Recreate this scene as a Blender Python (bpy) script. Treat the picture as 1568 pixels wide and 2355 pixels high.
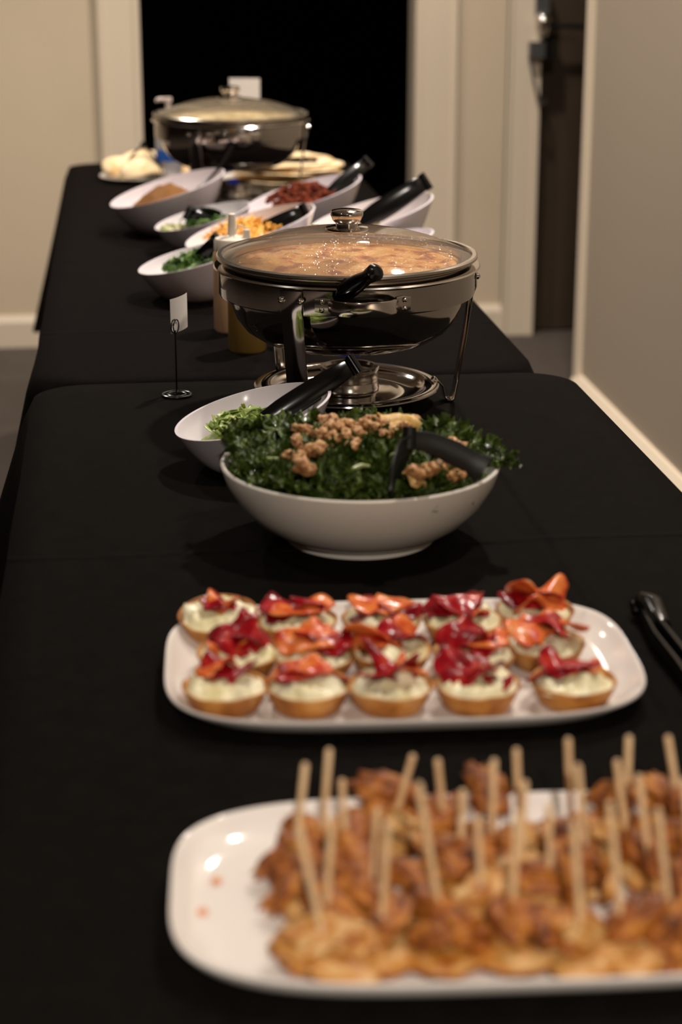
import bpy, bmesh, math, random
from mathutils import Vector, Matrix, noise
from math import sin, cos, pi, radians, atan2, sqrt, exp

for o in list(bpy.data.objects):
    bpy.data.objects.remove(o, do_unlink=True)
SC = bpy.context.scene
COL = SC.collection

# ------------------------------------------------------------------ camera
FPX, W, H = 4300.0, 1568.0, 2355.0
YH = -215.0                       # horizon row of the photograph
PITCH = math.atan((H/2 - YH)/FPX)
YAW = radians(6.59)               # the lens points this far right of the table axis
TZ = 0.74                         # table top
CAM = Vector((0, 0, TZ + 0.646))
FH = Vector((sin(YAW), cos(YAW), 0)); RT = Vector((cos(YAW), -sin(YAW), 0)); ZZ = Vector((0, 0, 1))
FW = FH*cos(PITCH) - ZZ*sin(PITCH); UP = FH*sin(PITCH) + ZZ*cos(PITCH)
cd = bpy.data.cameras.new('camera'); cam = bpy.data.objects.new('camera', cd); COL.objects.link(cam)
cam.matrix_world = Matrix((RT, UP, -FW)).transposed().to_4x4()
cam.location = CAM
cd.sensor_fit = 'VERTICAL'; cd.sensor_height = 36.0; cd.sensor_width = 24.0
cd.lens = FPX/H*36.0
cd.clip_start = 0.05
cd.dof.use_dof = True; cd.dof.focus_distance = 2.40; cd.dof.aperture_fstop = 3.9
SC.camera = cam

def ray(px, py):
    return FW + RT*((px - W/2)/FPX) + UP*((H/2 - py)/FPX)
def P(px, py, z=0.0):
    """point at height z above the table top seen at a pixel"""
    d = ray(px, py); t = (TZ + z - CAM.z)/d.z
    return CAM + d*t
def PD(px, py, D):
    """point at horizontal distance D along the heading seen at a pixel"""
    d = ray(px, py); t = D/d.dot(FH)
    return CAM + d*t
def dist(p):
    return (Vector(p) - CAM).dot(FH)

# ------------------------------------------------------------------ world, exposure, lamps
wd = bpy.data.worlds.new('world'); SC.world = wd; wd.use_nodes = True
wd.node_tree.nodes['Background'].inputs[0].default_value = (0.05, 0.045, 0.04, 1)
wd.node_tree.nodes['Background'].inputs[1].default_value = 0.15
SC.view_settings.view_transform = 'Standard'
SC.view_settings.look = 'None'
SC.view_settings.gamma = 1.0
SC.view_settings.use_curve_mapping = False
SC.view_settings.exposure = 0.0
CEIL = 2.62
WARM = (1.0, 0.905, 0.80)
# ceiling downlights: x, y, watts
LAMPS = [(0.90, 1.75, 7.0), (0.90, 3.45, 19), (0.80, 5.35, 11), (-0.75, 4.7, 15), (-0.9, 2.2, 3), (0.0, -1.6, 115), (-1.9, 0.6, 3)]

# ------------------------------------------------------------------ helpers
def link(o):
    COL.objects.link(o); return o
def tag(o, label=None, cat=None, group=None, kind=None):
    if label: o['label'] = label
    if cat: o['category'] = cat
    if group: o['group'] = group
    if kind: o['kind'] = kind
    return o
def empty(name, loc, rz=0, label=None, cat=None, group=None):
    o = bpy.data.objects.new(name, None); link(o)
    o.empty_display_size = 0.02
    o.location = loc; o.rotation_euler = (0, 0, rz)
    return tag(o, label, cat, group)
def mesh(name, vs, fs, mats, smooth=True, fm=None):
    me = bpy.data.meshes.new(name)
    me.from_pydata([tuple(v) for v in vs], [], fs)
    for m in (mats if isinstance(mats, (list, tuple)) else [mats]): me.materials.append(m)
    if fm: me.polygons.foreach_set('material_index', fm)
    if smooth: me.polygons.foreach_set('use_smooth', [True]*len(me.polygons))
    me.update()
    return me
def ob(name, me, parent=None, loc=None, rot=None):
    o = bpy.data.objects.new(name, me); link(o)
    if parent: o.parent = parent
    if loc is not None: o.location = loc
    if rot is not None: o.rotation_euler = rot
    return o
def sharp(me, ang=35):
    me.set_sharp_from_angle(angle=radians(ang)); return me
class MB:
    def __init__(s): s.v = []; s.f = []; s.m = []
    def add(s, vs, fs, mi=0):
        n = len(s.v); s.v += [Vector(v) for v in vs]; s.f += [[i+n for i in f] for f in fs]; s.m += [mi]*len(fs)
    def box(s, x0, x1, y0, y1, z0, z1, mi=0):
        s.add([(x0,y0,z0),(x1,y0,z0),(x1,y1,z0),(x0,y1,z0),(x0,y0,z1),(x1,y0,z1),(x1,y1,z1),(x0,y1,z1)],
              [(0,3,2,1),(4,5,6,7),(0,1,5,4),(1,2,6,5),(2,3,7,6),(3,0,4,7)], mi)
    def lathe(s, prof, n=48, c=(0,0,0), mi=0, closed=False):
        base = len(s.v); c = Vector(c); rings = []
        for r, z in prof:
            if r < 1e-6:
                s.v.append(c + Vector((0,0,z))); rings.append([len(s.v)-1])
            else:
                st = len(s.v)
                for i in range(n):
                    a = 2*pi*i/n; s.v.append(c + Vector((r*cos(a), r*sin(a), z)))
                rings.append(list(range(st, st+n)))
        pairs = list(zip(rings, rings[1:]))
        if closed: pairs.append((rings[-1], rings[0]))
        for a, b in pairs:
            for i in range(n):
                j = (i+1) % n
                if len(a) == 1 and len(b) == 1: continue
                if len(a) == 1: s.f.append([a[0], b[j], b[i]])
                elif len(b) == 1: s.f.append([a[i], a[j], b[0]])
                else: s.f.append([a[i], a[j], b[j], b[i]])
                s.m.append(mi)
    def tube(s, pts, r, n=8, mi=0, cap=True, flat=1.0, up=(0,0,1)):
        """round (or flattened) bar through pts; r may be a list"""
        pts = [Vector(p) for p in pts]; k = len(pts)
        rr = r if isinstance(r, (list, tuple)) else [r]*k
        st = len(s.v); upv = Vector(up)
        for i, p in enumerate(pts):
            t = (pts[min(i+1,k-1)] - pts[max(i-1,0)]).normalized()
            a = upv.cross(t)
            if a.length < 1e-4: a = Vector((1,0,0)).cross(t)
            a.normalize(); b = t.cross(a)
            for j in range(n):
                an = 2*pi*j/n
                s.v.append(p + a*cos(an)*rr[i] + b*sin(an)*rr[i]*flat)
        for i in range(k-1):
            for j in range(n):
                j2 = (j+1) % n
                s.f.append([st+i*n+j, st+i*n+j2, st+(i+1)*n+j2, st+(i+1)*n+j]); s.m.append(mi)
        if cap:
            s.f.append([st+j for j in range(n)][::-1]); s.m.append(mi)
            s.f.append([st+(k-1)*n+j for j in range(n)]); s.m.append(mi)
    def strip(s, pts, nrm, w, th, mi=0):
        """flat bar: width w along nrm (vector), thickness th; w may be list"""
        pts = [Vector(p) for p in pts]; k = len(pts); st = len(s.v)
        ww = w if isinstance(w, (list, tuple)) else [w]*k
        for i, p in enumerate(pts):
            t = (pts[min(i+1,k-1)] - pts[max(i-1,0)]).normalized()
            N = Vector(nrm[i] if isinstance(nrm, list) else nrm); N = (N - t*N.dot(t)).normalized()
            B = t.cross(N)
            h = ww[i]/2; q = th/2; e = min(h, th)*0.35
            for a, b in ((-h+e,-q),(h-e,-q),(h,-q+e*0.6),(h,q-e*0.6),(h-e,q),(-h+e,q),(-h,q-e*0.6),(-h,-q+e*0.6)):
                s.v.append(p + N*a + B*b)
        for i in range(k-1):
            for j in range(8):
                j2 = (j+1) % 8
                s.f.append([st+i*8+j, st+i*8+j2, st+(i+1)*8+j2, st+(i+1)*8+j]); s.m.append(mi)
        s.f.append([st+j for j in range(8)][::-1]); s.m.append(mi)
        s.f.append([st+(k-1)*8+j for j in range(8)]); s.m.append(mi)
    def build(s, name, mats, parent=None, loc=None, rot=None, smooth=True, ang=40):
        me = mesh(name, s.v, s.f, mats, smooth, s.m)
        if smooth: sharp(me, ang)
        return ob(name, me, parent, loc, rot)

def lumpy(name, m, seed, rx, ry, rz, amp=0.25, freq=2.0, sub=3, octs=3, flatten=None, crag=0.0):
    """irregular lump as a shared mesh"""
    bm = bmesh.new(); bmesh.ops.create_icosphere(bm, subdivisions=sub, radius=1)
    off = Vector((seed*7.31, seed*3.17, seed*5.77))
    for v in bm.verts:
        d = noise.fractal(v.co*freq + off, 0.8, 2.1, octs)
        rg = abs(noise.noise(v.co*freq*2.3 + off*1.7)) + .5*abs(noise.noise(v.co*freq*5.1 + off))
        k = 1 + amp*d + crag*(rg-.3)
        v.co = Vector((v.co.x*rx*k, v.co.y*ry*k, v.co.z*rz*k))
        if flatten is not None and v.co.z < flatten: v.co.z = flatten
    me = bpy.data.meshes.new(name); bm.to_mesh(me); bm.free()
    me.materials.append(m); me.polygons.foreach_set('use_smooth', [True]*len(me.polygons))
    return me

# ------------------------------------------------------------------ materials
def mat(name, col, rough=0.5, metal=0.0, vary=None, scale=20.0, bump=0.0, bscale=200.0, spec=0.5, sss=0.0, rand=False, coat=0.0,
        ramp=None, sheen=0.0, trans=0.0, aniso=0.0):
    m = bpy.data.materials.new(name); m.use_nodes = True
    nt = m.node_tree; b = nt.nodes['Principled BSDF']
    b.inputs['Base Color'].default_value = (*col, 1); b.inputs['Roughness'].default_value = rough
    b.inputs['Metallic'].default_value = metal; b.inputs['Specular IOR Level'].default_value = spec
    b.inputs['Coat Weight'].default_value = coat; b.inputs['Sheen Weight'].default_value = sheen
    b.inputs['Transmission Weight'].default_value = trans
    if sss:
        b.inputs['Subsurface Weight'].default_value = sss; b.inputs['Subsurface Radius'].default_value = (0.01, 0.005, 0.003)
        b.inputs['Subsurface Scale'].default_value = 0.5
    tc = nt.nodes.new('ShaderNodeTexCoord'); vec = tc.outputs['Object']
    if rand:
        oi = nt.nodes.new('ShaderNodeObjectInfo'); vm = nt.nodes.new('ShaderNodeVectorMath'); vm.operation = 'ADD'
        mu = nt.nodes.new('ShaderNodeMath'); mu.operation = 'MULTIPLY'; mu.inputs[1].default_value = 37.0
        nt.links.new(oi.outputs['Random'], mu.inputs[0])
        nt.links.new(vec, vm.inputs[0]); nt.links.new(mu.outputs[0], vm.inputs[1]); vec = vm.outputs[0]
    if vary is not None or ramp is not None:
        n = nt.nodes.new('ShaderNodeTexNoise'); n.inputs['Scale'].default_value = scale; n.inputs['Detail'].default_value = 5
        nt.links.new(vec, n.inputs['Vector'])
        r = nt.nodes.new('ShaderNodeValToRGB')
        st = ramp if ramp else [(0.35, col), (0.65, vary)]
        while len(r.color_ramp.elements) < len(st): r.color_ramp.elements.new(0.5)
        for e, (p, c) in zip(r.color_ramp.elements, st): e.position = p; e.color = (*c, 1)
        nt.links.new(n.outputs['Fac'], r.inputs['Fac']); nt.links.new(r.outputs['Color'], b.inputs['Base Color'])
    if bump:
        n2 = nt.nodes.new('ShaderNodeTexNoise'); n2.inputs['Scale'].default_value = bscale; n2.inputs['Detail'].default_value = 4
        nt.links.new(vec, n2.inputs['Vector'])
        bp = nt.nodes.new('ShaderNodeBump'); bp.inputs['Strength'].default_value = bump; bp.inputs['Distance'].default_value = 0.002
        nt.links.new(n2.outputs['Fac'], bp.inputs['Height']); nt.links.new(bp.outputs['Normal'], b.inputs['Normal'])
    return m
def emis(name, col, s):
    m = bpy.data.materials.new(name); m.use_nodes = True; b = m.node_tree.nodes['Principled BSDF']
    b.inputs['Base Color'].default_value = (*col, 1)
    b.inputs['Emission Color'].default_value = (*col, 1); b.inputs['Emission Strength'].default_value = s
    return m

M = {}
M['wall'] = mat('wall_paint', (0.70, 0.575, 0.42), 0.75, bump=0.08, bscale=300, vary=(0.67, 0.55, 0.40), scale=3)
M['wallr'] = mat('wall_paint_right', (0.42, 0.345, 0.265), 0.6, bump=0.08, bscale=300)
M['trim'] = mat('trim_paint', (0.80, 0.68, 0.53), 0.45)
M['wallf'] = mat('dim_room_tone', (0.05, 0.04, 0.03), 0.8)  # dimness of the unseen room put into the colour, keeps steel reflections dark
M['ceil'] = mat('ceiling_paint', (0.40, 0.36, 0.31), 0.9)
M['floor'] = mat('floor_carpet', (0.060, 0.045, 0.035), 0.85, vary=(0.078, 0.060, 0.050), scale=2.0, bump=0.3, bscale=500)
M['dark'] = mat('unlit_room_black', (0.012, 0.011, 0.010), 0.95, spec=0.1)  # near-black colour carries the darkness of the unlit room
M['brown'] = mat('dark_brown_door', (0.055, 0.036, 0.022), 0.5, vary=(0.045, 0.03, 0.018), scale=6)
M['cloth'] = mat('black_cloth', (0.0038, 0.0026, 0.0025), 0.8, bump=0.35, bscale=900, vary=(0.0050, 0.0036, 0.0033), scale=60, spec=0.02)
M['cloth2'] = mat('black_cloth_green', (0.0048, 0.0038, 0.0031), 0.8, bump=0.35, bscale=900, vary=(0.0062, 0.0050, 0.0041), scale=60, spec=0.02)
M['plast_top'] = mat('table_plastic', (0.5, 0.48, 0.45), 0.5)
M['greymetal'] = mat('grey_metal', (0.2, 0.2, 0.2), 0.4, 0.8)
M['steel'] = mat('polished_steel', (0.48, 0.45, 0.42), 0.10, 1.0, bump=0.01, bscale=40)
M['steelb'] = mat('brushed_steel', (0.62, 0.57, 0.51), 0.22, 1.0)
M['chrome'] = mat('bright_steel', (0.75, 0.70, 0.66), 0.12, 1.0)
M['ceramic'] = mat('white_stoneware', (0.88, 0.83, 0.75), 0.22, coat=0.3)
M['plate'] = mat('white_porcelain', (0.82, 0.76, 0.71), 0.12, coat=0.3)
M['melam'] = mat('white_melamine', (0.82, 0.75, 0.80), 0.16, coat=0.2)
M['black'] = mat('black_plastic', (0.003, 0.003, 0.003), 0.17, spec=0.35)
M['blacks'] = mat('black_plastic_satin', (0.006, 0.006, 0.006), 0.40, spec=0.4)
M['crumb'] = mat('orange_crumb', (0.70, 0.28, 0.10), 0.5)
M['wire'] = mat('black_wire', (0.008, 0.008, 0.008), 0.25)
M['card'] = mat('white_card', (0.80, 0.74, 0.69), 0.7)
M['wood'] = mat('bamboo_stick', (0.78, 0.55, 0.32), 0.5, vary=(0.70, 0.46, 0.24), scale=60)
M['shell'] = mat('baked_pastry', (0.55, 0.25, 0.06), 0.55, ramp=[(0.3, (0.22, 0.06, 0.006)), (0.5, (0.43, 0.16, 0.022)), (0.7, (0.60, 0.29, 0.07))], scale=40, bump=0.4, bscale=250, rand=True)
M['cream'] = mat('herb_cream', (0.84, 0.78, 0.56), 0.35, vary=(0.74, 0.64, 0.34), scale=40, bump=0.3, bscale=150, rand=True, sss=0.1)
M['salred'] = mat('red_cured_slice', (0.30, 0.006, 0.012), 0.22, ramp=[(0.38, (0.16, 0.001, 0.005)), (0.56, (0.36, 0.006, 0.012)), (0.74, (0.62, 0.08, 0.03))], scale=55, rand=True, coat=0.05, spec=0.3)
M['salor'] = mat('orange_cured_slice', (0.72, 0.20, 0.06), 0.25, ramp=[(0.32, (0.46, 0.02, 0.012)), (0.48, (0.70, 0.14, 0.03)), (0.7, (0.78, 0.27, 0.07))], scale=60, rand=True, coat=0.05, spec=0.3)
M['chick'] = mat('fried_crust', (0.5, 0.22, 0.05), 0.42, ramp=[(0.32, (0.085, 0.017, 0.002)), (0.48, (0.30, 0.078, 0.006)), (0.64, (0.50, 0.18, 0.018)), (0.80, (0.66, 0.36, 0.10))], scale=1.5, bump=1.0, bscale=7, rand=True)
M['chickp'] = mat('pale_meat', (0.66, 0.46, 0.25), 0.4, ramp=[(0.34, (0.32, 0.09, 0.008)), (0.49, (0.50, 0.22, 0.04)), (0.70, (0.66, 0.44, 0.20))], scale=1.6, bump=0.8, bscale=6, rand=True)
M['kale'] = mat('kale_leaf', (0.035, 0.085, 0.012), 0.26, ramp=[(0.3, (0.022, 0.042, 0.004)), (0.52, (0.058, 0.100, 0.009)), (0.75, (0.17, 0.22, 0.036))], scale=2.2, bump=1.0, bscale=7, rand=True, coat=0.35)
M['kalestem'] = mat('pale_kale_rib', (0.32, 0.38, 0.16), 0.35)
M['walnut'] = mat('walnut', (0.55, 0.27, 0.10), 0.45, ramp=[(0.35, (0.24, 0.07, 0.02)), (0.5, (0.55, 0.26, 0.085)), (0.64, (0.76, 0.48, 0.22))], scale=2.2, bump=0.8, bscale=8, rand=True)
M['crisp'] = mat('golden_crisp', (0.72, 0.42, 0.10), 0.4, vary=(0.80, 0.58, 0.25), scale=60, rand=True)
M['lett'] = mat('lettuce_shred', (0.26, 0.36, 0.07), 0.38, ramp=[(0.3, (0.12, 0.22, 0.03)), (0.5, (0.28, 0.38, 0.08)), (0.7, (0.52, 0.56, 0.22))], scale=60)
M['cilan'] = mat('green_herb', (0.05, 0.14, 0.015), 0.4, ramp=[(0.3, (0.02, 0.06, 0.006)), (0.5, (0.06, 0.15, 0.015)), (0.72, (0.22, 0.30, 0.06))], scale=70)
M['cheese'] = mat('yellow_cheese', (0.80, 0.40, 0.04), 0.45, vary=(0.86, 0.50, 0.08), scale=80)
M['beans'] = mat('brown_beans', (0.17, 0.068, 0.014), 0.6, spec=0.15, vary=(0.21, 0.085, 0.018), scale=60, bump=0.6, bscale=200)
M['beef'] = mat('red_brown_meat', (0.20, 0.035, 0.012), 0.6, spec=0.12, ramp=[(0.3, (0.05, 0.008, 0.004)), (0.5, (0.15, 0.024, 0.008)), (0.7, (0.26, 0.06, 0.022))], scale=90, bump=0.7, bscale=200)
M['pale'] = mat('pale_chopped_onion', (0.66, 0.62, 0.40), 0.4, vary=(0.42, 0.46, 0.18), scale=60)
M['tort'] = mat('flour_tortilla', (0.80, 0.60, 0.36), 0.65, ramp=[(0.32, (0.62, 0.36, 0.12)), (0.45, (0.82, 0.62, 0.36)), (0.7, (0.86, 0.70, 0.46))], scale=14, rand=True)
M['sauce1'] = mat('peach_bottle', (0.74, 0.45, 0.27), 0.35, sss=0.1)
M['sauce2'] = mat('mustard_bottle', (0.25, 0.15, 0.035), 0.35, sss=0.1)  # mustard tone darkened for the chafing dish's shadow on the bottle
M['bcap'] = mat('translucent_cap', (0.78, 0.70, 0.60), 0.35, sss=0.2)
M['pump'] = mat('white_pump', (0.72, 0.60, 0.55), 0.35)
M['pbottle'] = mat('clear_bottle', (0.42, 0.40, 0.42), 0.2)
M['bluel'] = mat('blue_label', (0.02, 0.10, 0.42), 0.35)
M['gel'] = mat('fuel_gel', (0.02, 0.02, 0.03), 0.3)
M['flame'] = emis('blue_flame', (0.01, 0.03, 0.35), 0.30)
def creases(m, ys, xs):
    nt = m.node_tree; N = nt.nodes; L = nt.links
    tc = N.new('ShaderNodeTexCoord'); nz = N.new('ShaderNodeTexNoise'); nz.inputs['Scale'].default_value = 7; L.new(tc.outputs['Object'], nz.inputs['Vector'])
    sp = N.new('ShaderNodeSeparateXYZ'); L.new(tc.outputs['Object'], sp.inputs[0])
    tot = None
    for ax, vals in (('Y', ys), ('X', xs)):
        for v in vals:
            a = N.new('ShaderNodeMath'); a.operation = 'MULTIPLY_ADD'; a.inputs[1].default_value = 0.02; L.new(nz.outputs['Fac'], a.inputs[0]); L.new(sp.outputs[ax], a.inputs[2])
            d = N.new('ShaderNodeMath'); d.operation = 'SUBTRACT'; d.inputs[1].default_value = v + 0.01; L.new(a.outputs[0], d.inputs[0])
            ab = N.new('ShaderNodeMath'); ab.operation = 'ABSOLUTE'; L.new(d.outputs[0], ab.inputs[0])
            mr = N.new('ShaderNodeMapRange'); mr.inputs[1].default_value = 0; mr.inputs[2].default_value = 0.012; mr.inputs[3].default_value = 1; mr.inputs[4].default_value = 0; mr.interpolation_type = 'SMOOTHSTEP'
            L.new(ab.outputs[0], mr.inputs[0])
            if tot is None: tot = mr.outputs[0]
            else:
                ad = N.new('ShaderNodeMath'); ad.operation = 'ADD'; L.new(tot, ad.inputs[0]); L.new(mr.outputs[0], ad.inputs[1]); tot = ad.outputs[0]
    bp = N.new('ShaderNodeBump'); bp.inputs['Strength'].default_value = 0.8; bp.inputs['Distance'].default_value = 0.003
    L.new(tot, bp.inputs['Height'])
    b = N['Principled BSDF']; old = b.inputs['Normal'].links[0].from_node
    L.new(bp.outputs['Normal'], old.inputs['Normal'])
creases(M['cloth2'], [P(150, 1285).y, P(150, 1900).y], [0.44])
creases(M['cloth'], [P(200, 600).y, P(1000, 745).y], [0.22])
# creamy baked dish with browned bits
M['food'] = mat('baked_cream_food', (0.75, 0.42, 0.14), 0.4, ramp=[(0.36, (0.30, 0.06, 0.008)), (0.43, (0.66, 0.25, 0.04)), (0.52, (0.78, 0.42, 0.12)), (0.8, (0.83, 0.52, 0.20))], scale=48, bump=1.0, bscale=160)
M['food2'] = mat('pale_cream_food', (0.70, 0.55, 0.28), 0.4, ramp=[(0.35, (0.35, 0.25, 0.10)), (0.6, (0.72, 0.58, 0.30))], scale=22, bump=0.8, bscale=90)
def glassmat(name, fog, tint):
    m = bpy.data.materials.new(name); m.use_nodes = True; nt = m.node_tree; N = nt.nodes; L = nt.links
    for n in list(N): N.remove(n)
    out = N.new('ShaderNodeOutputMaterial'); tr = N.new('ShaderNodeBsdfTransparent'); tr.inputs[0].default_value = (0.93, 0.92, 0.90, 1)
    gl = N.new('ShaderNodeBsdfGlossy'); gl.inputs['Roughness'].default_value = 0.04
    fr = N.new('ShaderNodeFresnel'); fr.inputs['IOR'].default_value = 1.5
    df = N.new('ShaderNodeBsdfTranslucent'); df.inputs[0].default_value = (*tint, 1)
    df2 = N.new('ShaderNodeBsdfDiffuse'); df2.inputs[0].default_value = (*tint, 1)
    dm = N.new('ShaderNodeMixShader'); dm.inputs[0].default_value = 0.5; L.new(df.outputs[0], dm.inputs[1]); L.new(df2.outputs[0], dm.inputs[2])
    tc = N.new('ShaderNodeTexCoord')
    n1 = N.new('ShaderNodeTexNoise'); n1.inputs['Scale'].default_value = 9; n1.inputs['Detail'].default_value = 4
    L.new(tc.outputs['Object'], n1.inputs['Vector'])
    mr = N.new('ShaderNodeMapRange'); mr.inputs[1].default_value = 0.35; mr.inputs[2].default_value = 0.7
    mr.inputs[3].default_value = fog*0.55; mr.inputs[4].default_value = fog*1.2
    L.new(n1.outputs['Fac'], mr.inputs[0])
    # condensation drops
    vo = N.new('ShaderNodeTexVoronoi'); vo.inputs['Scale'].default_value = 170
    L.new(tc.outputs['Object'], vo.inputs['Vector'])
    r2 = N.new('ShaderNodeMapRange'); r2.inputs[1].default_value = 0.15; r2.inputs[2].default_value = 0.42; r2.inputs[3].default_value = 1; r2.inputs[4].default_value = 0
    L.new(vo.outputs['Distance'], r2.inputs[0])
    bp = N.new('ShaderNodeBump'); bp.inputs['Strength'].default_value = 0.5; bp.inputs['Distance'].default_value = 0.0015
    L.new(r2.outputs[0], bp.inputs['Height']); 
    gl2 = N.new('ShaderNodeBsdfGlossy'); gl2.inputs['Roughness'].default_value = 0.15; L.new(bp.outputs[0], gl2.inputs['Normal'])
    mx1 = N.new('ShaderNodeMixShader'); L.new(mr.outputs[0], mx1.inputs[0]); L.new(tr.outputs[0], mx1.inputs[1]); L.new(dm.outputs[0], mx1.inputs[2])
    mxd = N.new('ShaderNodeMixShader'); dmul = N.new('ShaderNodeMath'); dmul.operation = 'MULTIPLY'; dmul.inputs[1].default_value = 0.24
    L.new(r2.outputs[0], dmul.inputs[0]); L.new(dmul.outputs[0], mxd.inputs[0]); L.new(mx1.outputs[0], mxd.inputs[1]); L.new(gl2.outputs[0], mxd.inputs[2])
    mx2 = N.new('ShaderNodeMixShader'); L.new(fr.outputs[0], mx2.inputs[0]); L.new(mxd.outputs[0], mx2.inputs[1]); L.new(gl.outputs[0], mx2.inputs[2])
    L.new(mx2.outputs[0], out.inputs[0])
    return m
M['lid'] = glassmat('fogged_glass_lid', 0.25, (0.90, 0.80, 0.66))
M['lid2'] = glassmat('fogged_glass_lid_far', 0.22, (0.75, 0.66, 0.52))

# ------------------------------------------------------------------ room
YB = 6.14; XR = 1.262; XL = -4.6; YF = -5.2; XA = 2.6
def struct(name, mb, m, parent=None, smooth=False):
    o = mb.build(name, m, parent, smooth=smooth)
    if parent is None: o['kind'] = 'structure'
    return o
b = MB(); b.box(XL, XA, YF, 9.4, -0.1, 0.0); struct('floor', b, M['floor'])
b = MB(); b.box(XL, XA, YF, 9.4, CEIL, CEIL+0.1); struct('ceiling', b, M['ceil'])
b = MB(); b.box(XL-0.1, XL, YF, 9.4, 0, CEIL); struct('wall_left', b, M['wallf'])
b = MB(); b.box(XL, XA, YF-0.1, YF, 0, CEIL); struct('wall_front', b, M['wallf'])
WR_END = 5.055
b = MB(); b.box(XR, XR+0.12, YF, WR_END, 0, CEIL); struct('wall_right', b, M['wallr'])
b = MB(); b.box(XA, XA+0.1, YF, 9.4, 0, CEIL); struct('wall_alcove', b, M['wall'])
# back wall with the open doorway and the brown door beside it
def xat(px, y=YB):               # world x on a plane y seen at pixel column px near the photo's top third
    d = ray(px, 350); t = (y - CAM.y)/d.y; return (CAM + d*t).x
DX0, DX1 = xat(327), xat(953)
EX0 = xat(1231); EX1 = EX0 + 0.86; DH = 2.05
b = MB()
b.box(XL, DX0, YB, YB+0.12, 0, CEIL); b.box(DX0, DX1, YB, YB+0.12, DH, CEIL)
b.box(DX1, EX0, YB, YB+0.12, 0, CEIL); b.box(EX0, EX1, YB, YB+0.12, DH, CEIL); b.box(EX1, XA, YB, YB+0.12, 0, CEIL)
struct('wall_back', b, M['wall'])
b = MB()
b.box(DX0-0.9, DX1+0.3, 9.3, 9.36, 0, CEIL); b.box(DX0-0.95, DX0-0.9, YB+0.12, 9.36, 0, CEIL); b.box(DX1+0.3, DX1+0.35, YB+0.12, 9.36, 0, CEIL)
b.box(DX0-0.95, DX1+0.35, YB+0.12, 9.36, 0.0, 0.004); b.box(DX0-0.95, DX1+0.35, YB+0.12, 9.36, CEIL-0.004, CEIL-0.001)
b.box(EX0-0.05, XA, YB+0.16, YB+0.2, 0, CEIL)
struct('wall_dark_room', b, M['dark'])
# casings
cw = xat(327) - xat(236)
def casing(name, x0, x1, stepdir, y=YB):
    b = MB(); b.box(x0, x1, y-0.018, y, 0, DH+0.06)
    e = 0.012
    if stepdir > 0: b.box(x0, x0+e, y-0.024, y, 0, DH+0.06); b.box(x1-0.02, x1, y-0.022, y+0.12, 0, DH)
    else: b.box(x1-e, x1, y-0.024, y, 0, DH+0.06); b.box(x0, x0+0.02, y-0.022, y+0.12, 0, DH)
    return struct(name, b, M['trim'])
casing('trim_1', DX0-cw, DX0+0.004, 1)
casing('trim_2', DX1-0.004, DX1+(xat(1045)-xat(953)), -1)
b = MB(); b.box(DX0-cw, DX1+0.12, YB-0.018, YB, DH, DH+0.09); struct('trim_3', b, M['trim'])
casing('trim_4', xat(1160), EX0+0.004, 1)
b = MB(); b.box(xat(1160), EX1+0.1, YB-0.018, YB, DH, DH+0.09); struct('trim_5', b, M['trim'])
# baseboards with a bevelled top
def baseboard(name, p0, p1, nrm, h=0.105, t=0.016):
    p0 = Vector((*p0, 0)); p1 = Vector((*p1, 0)); n = Vector((*nrm, 0))
    prof = [(0.0, 0.0), (t, 0.0), (t, h-0.022), (t*0.35, h), (0.0, h)]
    vs = [p + n*a + ZZ*c for p in (p0, p1) for a, c in prof]; k = len(prof)
    fs = [[i, (i+1) % k, k+(i+1) % k, k+i] for i in range(k)] + [list(range(k))[::-1], [k+i for i in range(k)]]
    o = ob(name, mesh(name, vs, fs, M['trim'], False)); bmn = bmesh.new(); bmn.from_mesh(o.data); bmesh.ops.recalc_face_normals(bmn, faces=bmn.faces); bmn.to_mesh(o.data); bmn.free()
    o['kind'] = 'structure'; return o
baseboard('baseboard_back', (XL, YB), (DX0-cw, YB), (0, -1))
baseboard('baseboard_middle', (DX1+(xat(1045)-xat(953)), YB), (xat(1160), YB), (0, -1))
baseboard('baseboard_right', (XR, YF), (XR, WR_END), (-1, 0), h=0.13, t=0.022)
b = MB(); b.box(XR-0.014, XR+0.135, WR_END-0.035, WR_END+0.012, 0, CEIL); struct('trim_6', b, M['trim'])
# brown door, closed in its frame, with lock, knob, lever and a hanging chain
b = MB(); b.box(EX0+0.003, EX1, YB+0.035, YB+0.075, 0.008, DH-0.005)
door = struct('door_1', b, M['brown'])
yd = YB+0.03
def xz(px, py, y=YB):
    d = ray(px, py); t = (y-CAM.y)/d.y; return CAM + d*t
p = xz(1243, 10); b = MB(); b.box(p.x-0.022, p.x+0.024, YB-0.03, YB+0.04, p.z-0.035, p.z+0.06); b.build('lock_plate', M['greymetal'], door, smooth=False)
p = xz(1246, 46); b = MB(); b.tube([(p.x, YB+0.04, p.z), (p.x, YB-0.02, p.z)], 0.012, 12)
b.lathe([(0, -0.022), (0.018, -0.018), (0.029, -0.004), (0.027, 0.008), (0.016, 0.018), (0, 0.021)], 20, c=(p.x-0.004, YB-0.045, p.z+0.004))
b.lathe([(0, -0.05), (0.010, -0.05), (0.021, -0.018), (0.0, -0.018)], 16, c=(p.x-0.002, YB-0.045, p.z)); b.build('knob', M['chrome'], door)
p1 = xz(1268, 57); p2 = xz(1345, 60); b = MB(); b.tube([(p1.x-0.03, YB-0.03, p1.z), (p1.x, YB-0.035, p1.z), (p2.x, YB-0.035, p2.z)], 0.008, 10); b.tube([(p1.x-0.01, YB+0.04, p1.z), (p1.x-0.01, YB-0.035, p1.z)], 0.010, 10); b.build('lever', M['wire'], door)
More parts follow.
